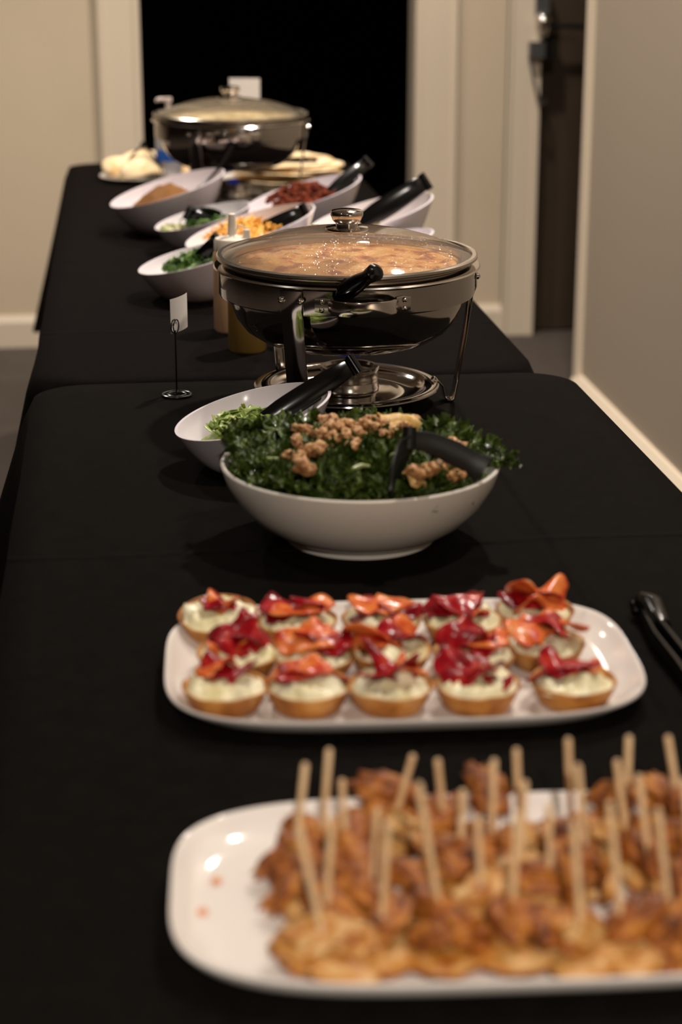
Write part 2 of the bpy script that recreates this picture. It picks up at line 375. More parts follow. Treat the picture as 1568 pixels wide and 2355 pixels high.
p = xz(1230, 113); b = MB(); b.box(p.x-0.027, p.x+0.022, YB-0.05, YB+0.04, p.z-0.026, p.z+0.026); b.build('latch_box', M['greymetal'], door, smooth=False)
p = xz(1256, 113); b = MB(); b.box(p.x-0.016, p.x+0.016, YB-0.045, YB+0.04, p.z-0.03, p.z+0.035); b.build('latch_keeper', M['wire'], door, smooth=False)
pts = []
for i in range(13):
    t = i/12.0; q0 = xz(1218 + 26*t*t + 8*sin(pi*t), 128 + 112*(1-(1-t)**1.6), YB-0.045); pts.append(q0)
pts += [xz(1252, 238, YB-0.03), xz(1254, 232, YB+0.03)]
b = MB(); b.tube(pts, 0.005, 8); b.build('chain', M['greymetal'], door)

# ceiling downlights
for i, (x, y, wv) in enumerate(LAMPS):
    e = empty('downlight', (x, y, CEIL), 0, 'round recessed ceiling downlight above the buffet', 'lamp', 'ceiling downlights')
    b = MB(); b.lathe([(0.045, 0.0), (0.062, 0.0), (0.060, -0.006), (0.047, -0.008), (0.045, 0.0)], 28); b.build('trim_ring', M['trim'], e)
    ld = bpy.data.lights.new('downlight_lamp', 'SPOT'); ld.energy = wv*10; ld.color = WARM; ld.shadow_soft_size = 0.045
    ld.spot_size = radians(140); ld.spot_blend = 0.9
    lo = bpy.data.objects.new('downlight_lamp', ld); link(lo); lo.parent = e; lo.location = (0, 0, -0.03)

# ------------------------------------------------------------------ tables and cloths
def rrect(x0, x1, y0, y1, r, nx=30, ny=60, nc=10):
    out = []
    def seg(ax, ay, bx, by, n, nrm):
        for i in range(n):
            t = i/n; out.append((ax+(bx-ax)*t, ay+(by-ay)*t, nrm[0], nrm[1], 0.0, t))
    def arc(cx, cy, a0, n):
        for i in range(n):
            t = i/n; a = a0 + t*pi/2; out.append((cx+r*cos(a), cy+r*sin(a), cos(a), sin(a), 1.0, t))
    seg(x1, y0+r, x1, y1-r, ny, (1, 0)); arc(x1-r, y1-r, 0, nc)
    seg(x1-r, y1, x0+r, y1, nx, (0, 1)); arc(x0+r, y1-r, pi/2, nc)
    seg(x0, y1-r, x0, y0+r, ny, (-1, 0)); arc(x0+r, y0+r, pi, nc)
    seg(x0+r, y0, x1-r, y0, nx, (0, -1)); arc(x1-r, y0+r, 3*pi/2, nc)
    return out
def table(x0, x1, y0, y1, label):
    e = empty('folding_table', ((x0+x1)/2, (y0+y1)/2, 0), 0, label, 'table', None)
    hx, hy = (x1-x0)/2, (y1-y0)/2; b = MB()
    ring = rrect(-hx+0.006, hx-0.006, -hy+0.006, hy-0.006, 0.06, 2, 2, 6); n = len(ring)
    vs = [(p[0], p[1], z) for z in (TZ-0.045, TZ-0.004) for p in ring]
    b.add(vs, [[i, (i+1) % n, n+(i+1) % n, n+i] for i in range(n)] + [list(range(n))[::-1], [n+i for i in range(n)]])
    b.build('table_top', M['plast_top'], e, smooth=False)
    for sy in (-1, 1):
        for sx in (-1, 1):
            b = MB(); px_, py_ = sx*(hx-0.12), sy*(hy-0.3)
            b.tube([(px_, py_, 0.0), (px_, py_, TZ-0.046)], 0.014, 10); b.lathe([(0.0, 0), (0.018, 0), (0.018, 0.02), (0.0, 0.02)], 10, c=(px_, py_, 0)); b.build('leg', M['greymetal'], e)
        b = MB(); b.tube([(-(hx-0.12), sy*(hy-0.3), 0.2), (hx-0.12, sy*(hy-0.3), 0.2)], 0.010, 8); b.build('crossbar', M['greymetal'], e)
    return e
def cloth(x0, x1, y0, y1, r, m, label, drop, ymin, ymax, seed, zoff=0.0, flare=0.30):
    ring = rrect(x0, x1, y0, y1, r); n = len(ring); vs = []; fs = []
    cxm = (x0+x1)/2
    # flat top: rings shrinking to the spine
    K = 10
    for k in range(K):
        f = 1 - (k/K)
        for (x, y, *_) in ring:
            yy = min(max(y, y0+(x1-x0)*0.5), y1-(x1-x0)*0.5); X = cxm + (x-cxm)*f; Y = yy + (y-yy)*f
            z = TZ + zoff + 0.0012*noise.noise(Vector((X*9, Y*5, seed)))*(1-f**8)
            vs.append((X, Y, z))
    vs2 = []
    T = 16
    s_len = 0.0; prev = None; S = []
    for p_ in ring:
        if prev: s_len += math.hypot(p_[0]-prev[0], p_[1]-prev[1])
        S.append(s_len); prev = p_
    for k in range(1, T+1):
        t = k/T
        for i, (x, y, nx, ny, cw_, ct) in enumerate(ring):
            # closeness to a corner
            dx = min(abs(x-x0), abs(x-x1)); dy = min(abs(y-y0), abs(y-y1)); w = exp(-((max(dx, dy))/0.17)**2)
            if t*drop < 0.012: off, dz = 0.004, t*drop
            else: off, dz = 0.006, t*drop
            fold = 0.016*sin(S[i]*21+seed)*t + 0.010*sin(S[i]*47+seed*2)*t*t
            o_ = off + (0.02+flare*w)*drop*t + fold*(1-0.6*w)
            X = x+nx*o_; Y = y+ny*o_
            Y = min(max(Y, ymin), ymax)
            vs.append((X, Y, TZ + zoff - 0.002 - dz*(1.0 + 0.10*w)))
    for k in range(K-1):
        for i in range(n):
            j = (i+1) % n; fs.append([k*n+i, (k+1)*n+i, (k+1)*n+j, k*n+j][::-1])
    base = K*n
    for i in range(n):
        j = (i+1) % n; fs.append([i, j, base+j, base+i][::-1])
    for k in range(T-1):
        for i in range(n):
            j = (i+1) % n; a = base+k*n; fs.append([a+i, a+j, a+n+j, a+n+i][::-1])
    # close the spine
    last = (K-1)*n; fs.append([last+i for i in range(n)])
    me = mesh('tablecloth', vs, fs, m)
    bmn = bmesh.new(); bmn.from_mesh(me); bmesh.ops.recalc_face_normals(bmn, faces=bmn.faces); bmn.to_mesh(me); bmn.free()
    o = ob('tablecloth', me); tag(o, label, 'tablecloth'); return o
YS = 2.603
NX0, NX1, FX0, FX1 = -0.134, 0.628, -0.140, 0.592
NY0 = YS-2.44; FY1 = 5.03
table(NX0+0.004, NX1-0.004, NY0+0.004, YS-0.008, 'folding table under the black cloth that carries the tarts and salad')
table(FX0+0.004, FX1-0.004, YS+0.010, FY1-0.004, 'folding table under the black cloth that carries the slanted topping bowls')
cloth(NX0, NX1, NY0, YS-0.004, 0.075, M['cloth2'], 'plain black cloth under the salad bowl, tart platter and skewer platter', 0.42, NY0-0.3, YS+0.001, 1.0, 0.002, 0.42)
cloth(FX0, FX1, YS+0.006, FY1, 0.075, M['cloth'], 'plain black cloth under the slanted white topping bowls and tortillas', 0.40, YS+0.004, FY1+0.3, 4.0)

# ------------------------------------------------------------------ chafing dishes
def polar(r, deg):       # 0 = towards the camera, + = to the right
    a = radians(deg); return (RT*sin(a) - FH*cos(a))*r
def chafing_dish(c, S, label, glass, food, rot=0.0, hand=7.0, legs=(-24, 96, 216)):
    e = empty('chafing_dish', c, 0, label, 'chafing dish', 'round chafing dishes')
    k = S
    # bowl body (water pan)
    b = MB(); b.lathe([(0, .085), (.080, .085), (.098, .088), (.118, .095), (.136, .107), (.148, .123), (.1555, .142), (.158, .160), (.158, .190), (.155, .190), (.154, .160), (.150, .142), (.14, .120), (.115, .098), (0, .089)], 96)
    b.build('water_pan', M['steel'], e)
    # stand band, hanging flange
    b = MB(); b.lathe([(.1585, .155), (.1700, .1545), (.1708, .157), (.1705, .187), (.1690, .1885), (.166, .187), (.166, .158)], 96, closed=True)
    b.build('stand_band', M['steel'], e)
    b = MB(); b.lathe([(.150, .1905), (.170, .1895), (.1755, .1890), (.1775, .1905), (.1760, .1925), (.1700, .1932), (.150, .1940)], 96, closed=True)
    b.build('rim_flange', M['chrome'], e)
    # food pan with rolled rim
    b = MB(); b.lathe([(.150, .150), (.1545, .180), (.1560, .196), (.1660, .1965), (.1680, .1985), (.1665, .2005), (.1540, .2000), (.1520, .180), (.147, .152), (0, .150), (0, .147), (.149, .147)], 96)
    b.build('food_pan', M['steelb'], e)
    # legs
    for a in legs:
        N = polar(1, a+90)
        pts = [polar(.1725, a)+ZZ*.186, polar(.1725, a)+ZZ*.160, polar(.168, a)+ZZ*.148, polar(.160, a)+ZZ*.09, polar(.149, a)+ZZ*.02, polar(.1465, a)+ZZ*.006,
               polar(.143, a)+ZZ*.0025, polar(.138, a)+ZZ*.0025, polar(.134, a)+ZZ*.007, polar(.131, a)+ZZ*.022, polar(.124, a)+ZZ*.0295]
        b = MB(); b.strip(pts, N, [.030]*5+[.028]*2+[.022]*4, .0022); leg = b.build('leg', M['steel'], e)
        for da in (-4.5, 4.5):
            q = polar(.1735, a+da)+ZZ*.174; o_ = polar(1, a+da); b = MB(); b.tube([q, q+o_*.003, q+o_*.005], [.0045, .004, .0015], 12); b.build('bolt', M['chrome'], leg)
        q = polar(.119, a)+ZZ*.030; b = MB(); b.lathe([(0, .005), (.002, .0045), (.0042, .002), (.0045, 0), (0, 0)], 12, c=q); b.build('screw', M['chrome'], leg)
    # fuel tray
    b = MB(); b.lathe([(0, .0205), (.062, .0205), (.070, .0175), (.092, .0175), (.103, .024), (.1080, .0285), (.122, .0290), (.1255, .0275), (.1262, .0255), (.1250, .0245), (.1085, .0265), (.104, .0215), (.094, .0150), (.070, .0150), (.062, .0180), (0, .0180)], 96)
    b.build('fuel_tray', M['steel'], e)
    # handles
    for h in (hand, hand+180):
        hd = MB(); out = polar(1, h); side = polar(1, h+90)
        pts = []
        for i in range(13):
            t = -1 + i/6.0
            bow = .024*(1-abs(t)**3.2)
            a = h + t*14.5
            pts.append(polar(.1735+bow, a)+ZZ*.1695)
        hd.strip(pts, ZZ, [.014]+[.019]*11+[.014], .0028)
        ho = hd.build('handle', M['chrome'], e)
        for sgn in (-1, 1):
            b = MB()
            q = [polar(.1722, h+sgn*x)+ZZ*.1695 for x in (14, 17, 20.5)]
            b.strip(q, ZZ, [.018, .020, .016], .0024); pl = b.build('handle_plate', M['steelb'], ho)
            for dz in (-.0055, .0055):
                qq = polar(.1735, h+sgn*17.5)+ZZ*(.1695+dz); oo = polar(1, h+sgn*17.5); b = MB(); b.tube([qq, qq+oo*.0022, qq+oo*.0036], [.0036, .003, .001], 10); b.build('rivet', M['chrome'], pl)
    # glass lid
    lid = empty('lid', (0, 0, 0)); lid.parent = e
    prof = []
    for i in range(15):
        t = i/14; r = .1675*(1-t)+.012*t; prof.append((r, .2035+.0350*(1-(r/.1675)**2.3)))
    b = MB(); b.lathe(prof, 96); b.build('glass', glass, lid)
    b = MB(); b.lathe([(.1650, .2010), (.1715, .2010), (.1735, .2025), (.1735, .2055), (.1715, .2072), (.1665, .2068), (.1650, .2045)], 96, closed=True); b.build('lid_rim', M['steelb'], lid)
    b = MB(); b.lathe([(r_, z_-.0038) for r_, z_ in [(0, .2415), (.026, .2400), (.0285, .2415), (.028, .2440), (.021, .2455), (.0145, .2462), (.0150, .2500), (.0185, .2530), (.0205, .2575), (.0218, .2600), (.0218, .2640), (.0205, .2662), (.012, .2680), (0, .2684)]], 48); b.build('knob', M['chrome'], lid)
    # food
    vs = []; fs = []; R = 26; A = 72
    vs.append((0, 0, .190+.004*noise.noise(Vector((0, 0, S)))))
    for i in range(1, R+1):
        for j in range(A):
            r = .1515*i/R; a = 2*pi*j/A; x, y = r*cos(a), r*sin(a)
            hgt = .191 + .005*(1-(r/.1515)**2) + .004*noise.fractal(Vector((x*40, y*40, S*3)), 0.9, 2.0, 5)
            if i == R: hgt = .172
            vs.append((x, y, hgt))
    for j in range(A): fs.append([0, 1+j, 1+(j+1) % A])
    for i in range(R-1):
        for j in range(A):
            fs.append([1+i*A+j, 1+(i+1)*A+j, 1+(i+1)*A+(j+1) % A, 1+i*A+(j+1) % A])
    fo = ob('hot_food', mesh('hot_food', vs, fs, food), None, c)
    return e, fo
def fuel_can(c, label):
    e = empty('fuel_can', c, 0, label, 'fuel can', 'fuel cans under the chafing dishes')
    b = MB(); b.lathe([(0, 0), (.0385, 0), (.0400, .0015), (.0400, .004), (.0385, .006), (.0385, .012), (.0378, .014), (.0385, .016), (.0385, .027), (.0400, .0285), (.0400, .031), (.0385, .0322), (.0350, .0318), (.0335, .028), (.0300, .0265), (.0200, .0265), (.0185, .024), (.0185, .016)], 56); b.build('can', M['steelb'], e)
    b = MB(); b.lathe([(.0186, .016), (.0150, .0155), (0, .0155)], 32); b.build('fuel_gel', M['gel'], e)
    b = MB(); b.lathe([(.012, .016), (.0165, .021), (.0145, .028), (.007, .034), (0, .038)], 24); b.build('flame', M['flame'], e)
    return e
PDISH = P(797, 898, 0.02); PDISH.z = TZ + 0.0022
CD1, FD1 = chafing_dish(PDISH, 1.0, 'round steel chafing dish with steamy glass lid beside the name card stand', M['lid'], M['food'])
tag(FD1, 'creamy orange baked food under the steamy lid of the dish', 'food')
fuel_can(PDISH + ZZ*.0205 + RT*.004, 'steel fuel can with blue flame beside the kale salad bowl')
zfar = PDISH.z - .0022
q = PD(530, 275, 4.27)
PFAR = Vector((q.x, q.y, TZ + 0.0002))
CD2, FD2 = chafing_dish(PFAR, 2.0, 'round steel chafing dish with clear lid in front of the tortilla platter', M['lid2'], M['food2'], hand=4, legs=(-24, 96, 216))
tag(FD2, 'pale creamy food under the lid of the dish by tortillas', 'food')
fuel_can(PFAR + ZZ*.0205 + RT*.004, 'steel fuel can with blue flame before the tortilla platter')

# ------------------------------------------------------------------ slanted bowls
def slanted_mesh(name, R, zl, zh, rb):
    """round bowl with an oblique rim: low side -x, high side +x"""
    n = 80; K = 12; th = 0.0035; vs = []; fs = []
    zc, sl = (zl+zh)/2, (zh-zl)/(2*R)
    def outer(t, a, inset=0.0):
        ct = cos(a)
        zr = zc + sl*R*ct
        # wall swells outwards from the foot to the rim
        g = t**0.80
        x = (rb*(1-g) + R*g)*ct + 0.10*R*(1-t)*0.0; y = (rb*(1-g) + R*g)*sin(a)
        return Vector((x, y, zr*(t**1.25)))
    for k in range(K+1):
        for j in range(n): vs.append(outer(k/K, 2*pi*j/n))
    for k in range(K+1):
        t = 1-k/K
        for j in range(n):
            a = 2*pi*j/n; p = outer(t, a); q = Vector((p.x, p.y, 0)); l = q.length
            q *= (l-th)/l; vs.append(Vector((q.x, q.y, max(p.z*(0.93 if t < 1 else 1.0)+th*(1-t), 0.004))))
    m_ = 2*(K+1)
    for k in range(m_-1):
        for j in range(n):
            j2 = (j+1) % n; fs.append([k*n+j, k*n+j2, (k+1)*n+j2, (k+1)*n+j])
    fs.append([j for j in range(n)][::-1]); fs.append([(m_-1)*n+j for j in range(n)])
    return sharp(mesh(name, vs, fs, M['melam']), 50)
BIG = dict(R=.119, zl=.058, zh=.125, rb=.060); SML = dict(R=.094, zl=.048, zh=.093, rb=.046)
MBIG = slanted_mesh('slanted_bowl_large', **BIG); MSML = slanted_mesh('slanted_bowl_small', **SML)
def bowl_at(px, py, size, az, label):
    p = P(px, py); o = ob('slanted_bowl', MBIG if size else MSML, None, (p.x, p.y, TZ+0.0004), (0, 0, az - YAW))
    tag(o, label, 'bowl', 'slanted white serving bowls'); return o
AZ = radians(10)
BW = {
 'A': bowl_at(388, 533, 1, radians(14), 'white slanted bowl of brown beans beside the folded tortillas'),
 'B': bowl_at(468, 579, 0, radians(12), 'small white slanted bowl of chopped onion and greens'),
 'C': bowl_at(697, 548, 1, radians(14), 'white slanted bowl of red-brown ground meat'),
 'D': bowl_at(577, 633, 1, radians(12), 'white slanted bowl of shredded yellow cheese'),
 'E': bowl_at(851, 601, 1, radians(12), 'white slanted bowl with wide black tongs, beside the meat bowl'),
 'F': bowl_at(445, 684, 0, radians(10), 'small white slanted bowl of dark green herbs beside the sauce bottles'),
 'G': bowl_at(583, 1075, 0, radians(10), 'small white slanted bowl of shredded lettuce touching the kale salad bowl'),
 'H': bowl_at(876, 650, 0, radians(4), 'small white slanted bowl right behind the steamy chafing dish'),
}
def inbowl(key):
    return BW[key], (BIG if key in 'ACDE' else SML)
def bl(key, u, v, z):
    """point in bowl-local polar units: u,v in radii, z metres above the table"""
    o, S = inbowl(key); a = o.rotation_euler.z
    x, y = u*S['R'], v*S['R']
    return Vector((o.location.x + x*cos(a)-y*sin(a), o.location.y + x*sin(a)+y*cos(a), TZ+z))
def heap(key, name, m, label, peak, cu, cv, rad, n=40, amp=.006, fr=60, base=None, sharpk=1.6):
    """a heap of soft food lying in a slanted bowl"""
    o, S = inbowl(key); R = S['R']; vs = []; fs = []; NR = 14
    zb = 0.007
    for i in range(NR+1):
        for j in range(n):
            f = i/NR; a = 2*pi*j/n; r = rad*R*f
            x = cu*R*(1-f*0.55) + r*cos(a); y = cv*R*(1-f*0.55) + r*sin(a)
            z = zb + (peak-zb)*(1-f**sharpk)
            nz = noise.fractal(Vector((x*fr, y*fr, hash(key) % 7 if False else ord(key)*1.3)), 0.8, 2.0, 4)
            z = max(z + amp*nz*(1 if i < NR else 0), zb)
            # stay inside the bowl wall
            l = math.hypot(x, y)
            if l > 1e-6:
                for _ in range(20):
                    zr = (S['zl']+S['zh'])/2 + (S['zh']-S['zl'])/(2*R)*R*(x/l)
                    t = min(max(z/zr, 0.0), 1.0)**(1/1.25); g = t**0.80; lim = S['rb']*(1-g)+R*g-0.005
                    if l > lim: x *= lim/l*0.999; y *= lim/l*0.999; l = math.hypot(x, y)
                    else: break
            vs.append((x, y, z))
    for i in range(NR):
        for j in range(n): fs.append([i*n+j, (i+1)*n+j, (i+1)*n+(j+1) % n, i*n+(j+1) % n])
    fs.append([NR*n+j for j in range(n)])
    q = ob(name, mesh(name, vs, fs, m), None, (o.location.x, o.location.y, TZ+0.0006), (0, 0, o.rotation_euler.z))
    tag(q, label, 'food', None, 'stuff'); return q
heap('A', 'refried_beans', M['beans'], 'mound of brown beans in a slanted white bowl', 0.098, 0.05, 0.12, 0.95)
heap('B', 'chopped_greens', M['cilan'], 'chopped green herbs in the small onion bowl', .066, 0.05, 0.1, 0.95, amp=.008)
heap('C', 'ground_meat', M['beef'], 'crumbly red-brown ground meat in a slanted white bowl', 0.104, 0.08, 0.12, 0.95, amp=.012, fr=75)
heap('D', 'shredded_cheese', M['cheese'], 'shredded yellow cheese heaped in a slanted white bowl', 0.096, 0.05, 0.1, 0.95, amp=.007, fr=90)
heap('E', 'pale_salsa', M['food2'], 'pale food low in the slanted bowl with wide tongs', .075, 0.0, 0.1, 0.92)
heap('F', 'chopped_herbs', M['cilan'], 'dark green chopped herbs in the bowl beside sauce bottles', .068, 0.12, 0.12, 0.95, amp=.006)
heap('G', 'lettuce_bed', M['lett'], 'bed of shredded lettuce low in the small slanted bowl', .058, 0.0, 0.1, 0.92, amp=.004)
heap('H', 'white_crema', M['melam'], 'white cream low in the small bowl behind the steamy dish', .030, 0.0, 0.0, 0.7, amp=.002)
def shreds(key, name, m, label, n, rad, zbase, ln, wd_, seed, thick=.0012, curl=1.0, cu=0.0, peak=0.0):
    """many thin shreds joined into one countless heap"""
    rnd = random.Random(seed); o, S = inbowl(key); R = S['R']; b = MB()
    for i in range(n):
        r = rad*R*sqrt(rnd.random()); a = rnd.random()*2*pi
        f = r/(rad*R)
        c = Vector((cu*R + r*cos(a), r*sin(a), zbase + peak*(1-f*f) + rnd.random()*.006))
        d = Vector((rnd.uniform(-1, 1), rnd.uniform(-1, 1), rnd.uniform(-.3, .5))).normalized()
        nn = Vector((rnd.uniform(-1, 1), rnd.uniform(-1, 1), rnd.uniform(-.2, 1))).normalized()
        L = ln*rnd.uniform(.6, 1.3); bend = d.cross(nn)*rnd.uniform(-.4, .4)*L*curl
        b.strip([c-d*L*.5, c-d*L*.17+bend*.7, c+d*L*.17+bend*.7, c+d*L*.5], nn, wd_*rnd.uniform(.7, 1.3), thick)
    q = b.build(name, m, None, (o.location.x, o.location.y, TZ+0.0006), (0, 0, o.rotation_euler.z))
    tag(q, label, 'food', None, 'stuff'); return q
shreds('G', 'lettuce_shreds', M['lett'], 'pale green lettuce shreds in the small slanted bowl', 190, .55, .046, .018, .007, 3, peak=.018)
shreds('D', 'cheese_shreds', M['cheese'], 'loose yellow cheese shreds on the cheese heap', 300, .66, .066, .020, .0028, 5, curl=.6, peak=.032)
shreds('F', 'herb_leaves', M['cilan'], 'loose green herb leaves on the herb bowl', 170, .62, .050, .016, .008, 7, peak=.022, cu=.1)
shreds('B', 'onion_pieces', M['pale'], 'pale onion pieces at the low side of the small bowl', 60, .26, .046, .014, .007, 9, cu=-.60)
shreds('B', 'green_pieces', M['cilan'], 'green leaf pieces in the small onion bowl', 110, .5, .060, .016, .007, 11, cu=.1)
shreds('C', 'meat_crumbs', M['beef'], 'crumbs of red-brown meat on the meat heap', 240, .66, .072, .010, .007, 13, thick=.005, peak=.034, cu=.06)

# ------------------------------------------------------------------ tongs and spoons
def tongs(apex, t1, t2, w, label, name='serving_tongs', m=None, bow=0.10, th=.0035, wt=None, group='black serving tongs', nv=None):
    m = m or M['black']; apex, t1, t2 = Vector(apex), Vector(t1), Vector(t2)
    e = empty(name, apex, 0, label, 'tongs', group)
    mid = ((t1+t2)/2 - apex).normalized()
    N = (t1-apex).cross(t2-apex)
    N = N.normalized() if N.length > 1e-7 else ZZ
    if nv is not None: N = Vector(nv).normalized()
    wt = wt or w*0.8
    for t in (t1, t2):
        v = t-apex; L = v.length
        out = v - mid*v.dot(mid); out = out.normalized() if out.length > 1e-6 else N.cross(mid)
        pts = [out*.002 - mid*.004]; ws = [w*.8]
        for i in range(13):
            s = i/12.0
            pts.append(v*s + out*(bow*L*sin(pi*min(s*1.0, 1))*0.5 + .006*min(s*8, 1)*(1-s)) )
            ws.append(w*(0.85+0.25*sin(pi*s*0.9)) if s < .8 else w + (wt-w)*(s-.8)/.2)
        b = MB(); b.strip(pts, N, ws, th); b.build('arm', m, e)
    b = MB(); b.tube([-N*w*.5 - mid*.003, N*w*.5 - mid*.003], .0075, 14); b.build('hinge', m, e)
    return e
def spoon(p0, p1, w, label, tipdir=None, name='serving_spoon', m=None, th=.004, bowl=True, group='black serving spoons'):
    """handle end p0, bowl end p1"""
    m = m or M['black']; p0, p1 = Vector(p0), Vector(p1); v = p1-p0; L = v.length
    e = empty(name, p0, 0, label, 'spoon', group)
    side = v.cross(ZZ); side = side.normalized() if side.length > 1e-6 else RT
    nn = side.cross(v).normalized()
    pts = []; ws = []
    for i in range(11):
        s = i/10.0; pts.append(v*s + nn*(-.006*sin(pi*s))); ws.append(w*(1.0-.45*s) if s > .05 else w*.8)
    b = MB(); b.strip(pts, side, ws, th); b.build('handle', m, e)
    if bowl:
        d = v.normalized(); b = MB(); vs = []; fs = []; n = 20; K = 5
        for k in range(K+1):
            f = k/K
            for j in range(n):
                a = 2*pi*j/n; vs.append(v + d*(.022 + .026*f*cos(a)) + side*(.019*f*sin(a)) + nn*(-.008*(1-f*f)))
        for k in range(K):
            for j in range(n): fs.append([k*n+j, (k+1)*n+j, (k+1)*n+(j+1) % n, k*n+(j+1) % n])
        me = mesh('spoon_bowl', vs, fs, m); o = ob('spoon_bowl', me, e); md = o.modifiers.new('t', 'SOLIDIFY'); md.thickness = .002
    return e
# lettuce tongs in the bowl G
gD = dist(BW['G'].location)
tongs(PD(808, 842, gD+.03), PD(590, 978, gD-.012), PD(606, 976, gD+.030), .024, 'closed black tongs resting in the shredded lettuce bowl', bow=.03, th=.004)
# cheese tongs
dD = dist(BW['D'].location)
tongs(PD(697, 487, dD+.02), PD(572, 546, dD-.01), PD(583, 548, dD+.03), .028, 'closed black tongs resting in the yellow cheese', bow=.03)
eD = dist(BW['E'].location)
tongs(PD(975, 420, eD+.03), PD(826, 512, eD-.015), PD(836, 512, eD+.03), .034, 'wide black tongs in the slanted bowl next to doorway trim', bow=.04)
cD = dist(BW['C'].location)
tongs(PD(842, 375, cD+.05), PD(752, 448, cD-.01), PD(765, 446, cD+.03), .024, 'black tongs sticking out of the red-brown meat', bow=.03)
aD = dist(BW['A'].location)
spoon(PD(536, 335, aD+.05), PD(462, 430, aD+.01), .014, 'thin black spoon standing in the brown beans', bowl=True)
fD = dist(BW['F'].location)
tongs(PD(496, 552, fD-.03), PD(433, 622, fD-.01), PD(446, 620, fD+.02), .020, 'short black tongs in the dark green herbs', bow=.02)
bD = dist(BW['B'].location)
tongs(PD(437, 490, bD-.02), PD(505, 497, bD+.02), PD(485, 512, bD-.02), .026, 'black tongs lying across the chopped onion bowl', bow=.03)
# handle poking out of the near dish
r0 = PD(790, 672, dist(PDISH)-.166); r1 = PD(866, 624, dist(PDISH)-.215)
e = empty('ladle', r0, 0, 'black ladle handle poking out under the steamy lid', 'ladle')
v = r1-r0; b = MB()
pts = [-(v.normalized())*.02 + Vector((0, 0, -.002)), Vector((0, 0, 0)), v*.25, v*.5, v*.72, v*.86, v*.96, v*1.02]
b.tube(pts, [.012, .0140, .0140, .0118, .0095, .0115, .0125, .007], 14, flat=.9); b.build('handle', M['black'], e)
q = r0; d_in = (Vector((PDISH.x, PDISH.y, 0))-Vector((q.x, q.y, 0))).normalized()
b = MB(); b.tube([-(v.normalized())*.018, d_in*.03+ZZ*(-.001), d_in*.06+ZZ*(-.012)], [.008, .006, .005], 10, flat=.35); b.build('shaft', M['black'], e)

# ------------------------------------------------------------------ bottles
def squeeze_bottle(px, py, r, h, m, label, tether=True):
    p = P(px, py); e = empty('squeeze_bottle', (p.x, p.y, TZ+.0004), -YAW, label, 'bottle', 'squeeze sauce bottles')
    hb = h*.70
    b = MB(); b.lathe([(0, 0), (r*.93, 0), (r, .004), (r, hb*.9), (r*.98, hb*.95), (r*.9, hb), (0, hb)], 40); b.build('body', m, e)
    b = MB(); b.lathe([(r*.9, hb), (r*.93, hb+.001), (r*.93, hb+.014), (r*.86, hb+.018), (r*.35, hb+.021), (.0075, hb+.024), (.0055, h), (.0035, h+.001), (0, h+.001)], 32); b.build('cap', M['bcap'], e)
    if tether:
        b = MB(); b.lathe([(.0055, 0), (.0065, 0), (.0055, .014), (0, .015)], 14, c=(r*.72, -.004, hb+.018)); 
        b.tube([(.006, -.003, hb+.03), (r*.35, -.004, hb+.040), (r*.66, -.004, hb+.036), (r*.72, -.004, hb+.030)], .0012, 6); b.build('tip_cover', M['bcap'], e)
    return e
squeeze_bottle(538, 760, .0315, .186, M['sauce1'], 'peach-coloured squeeze bottle with tip cover beside the herb bowl')
squeeze_bottle(569, 806, .029, .160, M['sauce2'], 'mustard-coloured squeeze bottle close behind the steamy chafing dish', False)
p = PD(726, 516, 2.86)
squeeze_bottle(726, 784, .029, p.z-TZ, M['sauce1'], 'squeeze bottle whose pale tip peeks over the steamy lid', False)

# ------------------------------------------------------------------ name card stands
def card_stand(base, h, cw_, ch, yaw, label, lean=0.0, curve=0.0):
    e = empty('card_stand', base, 0, label, 'card stand', 'name card stands')
    sh = cw_*.36
    b = MB()
    for rr in (.0195, .0125):
        b.tube([(rr*cos(2*pi*i/28), rr*sin(2*pi*i/28), .0018) for i in range(29)], .0017, 8, cap=False)
    b.tube([(.0195, 0, .0018), (.0125, 0, .0018)], .0015, 6); b.tube([(-.0195, 0, .0018), (0, 0, .002)], .0015, 6); b.build('spiral_base', M['wire'], e)
    b = MB(); b.tube([(0, 0, .001), (0, 0, h)], .0012, 8); b.build('stem', M['wire'], e)
    # spiral clip
    ax = Vector((cos(yaw), sin(yaw), 0)); b = MB()
    for s_ in (-1, 1):
        nrm = Vector((-sin(yaw), cos(yaw), 0))*.0016*s_
        b.tube([nrm + ax*(.009*cos(2*pi*i/24)*(1 if s_ > 0 else .9)) + ZZ*(h+.006+.009*sin(2*pi*i/24)) for i in range(25)], .0010, 6, cap=False)
    b.build('clip', M['wire'], e)
    # card
    vs = []; nx = 10; nz = 6; nrm = Vector((-sin(yaw), cos(yaw), 0))
    for side in (-1, 1):
        for i in range(nx+1):
            for k in range(nz+1):
                u = (i/nx-.5)*cw_; w_ = k/nz*ch
                c_ = curve*((i/nx-.5)**2)*4 + lean*w_
                vs.append(ax*(u+sh) + nrm*(c_ + side*.0002) + ZZ*(h - .004 + w_))
    n1 = (nx+1)*(nz+1); fs = []
    for s_ in (0, 1):
        for i in range(nx):
            for k in range(nz):
                a = s_*n1 + i*(nz+1)+k; f = [a, a+nz+1, a+nz+2, a+1]; fs.append(f if s_ == 0 else f[::-1])
    me = mesh('card', vs, fs, M['card']); ob('card', me, e)
    return e
p = P(407, 914); 
card_stand((p.x, p.y, TZ+.0024), .092, .052, .048, radians(62), 'black wire stand with white card beside the steamy chafing dish', lean=.0, curve=.003)
p = PD(540, 400, 4.62)
card_stand((p.x, p.y, TZ+.0004), .203, .075, .052, radians(-14), 'tall black wire stand holding white card behind the far dish', lean=.05)

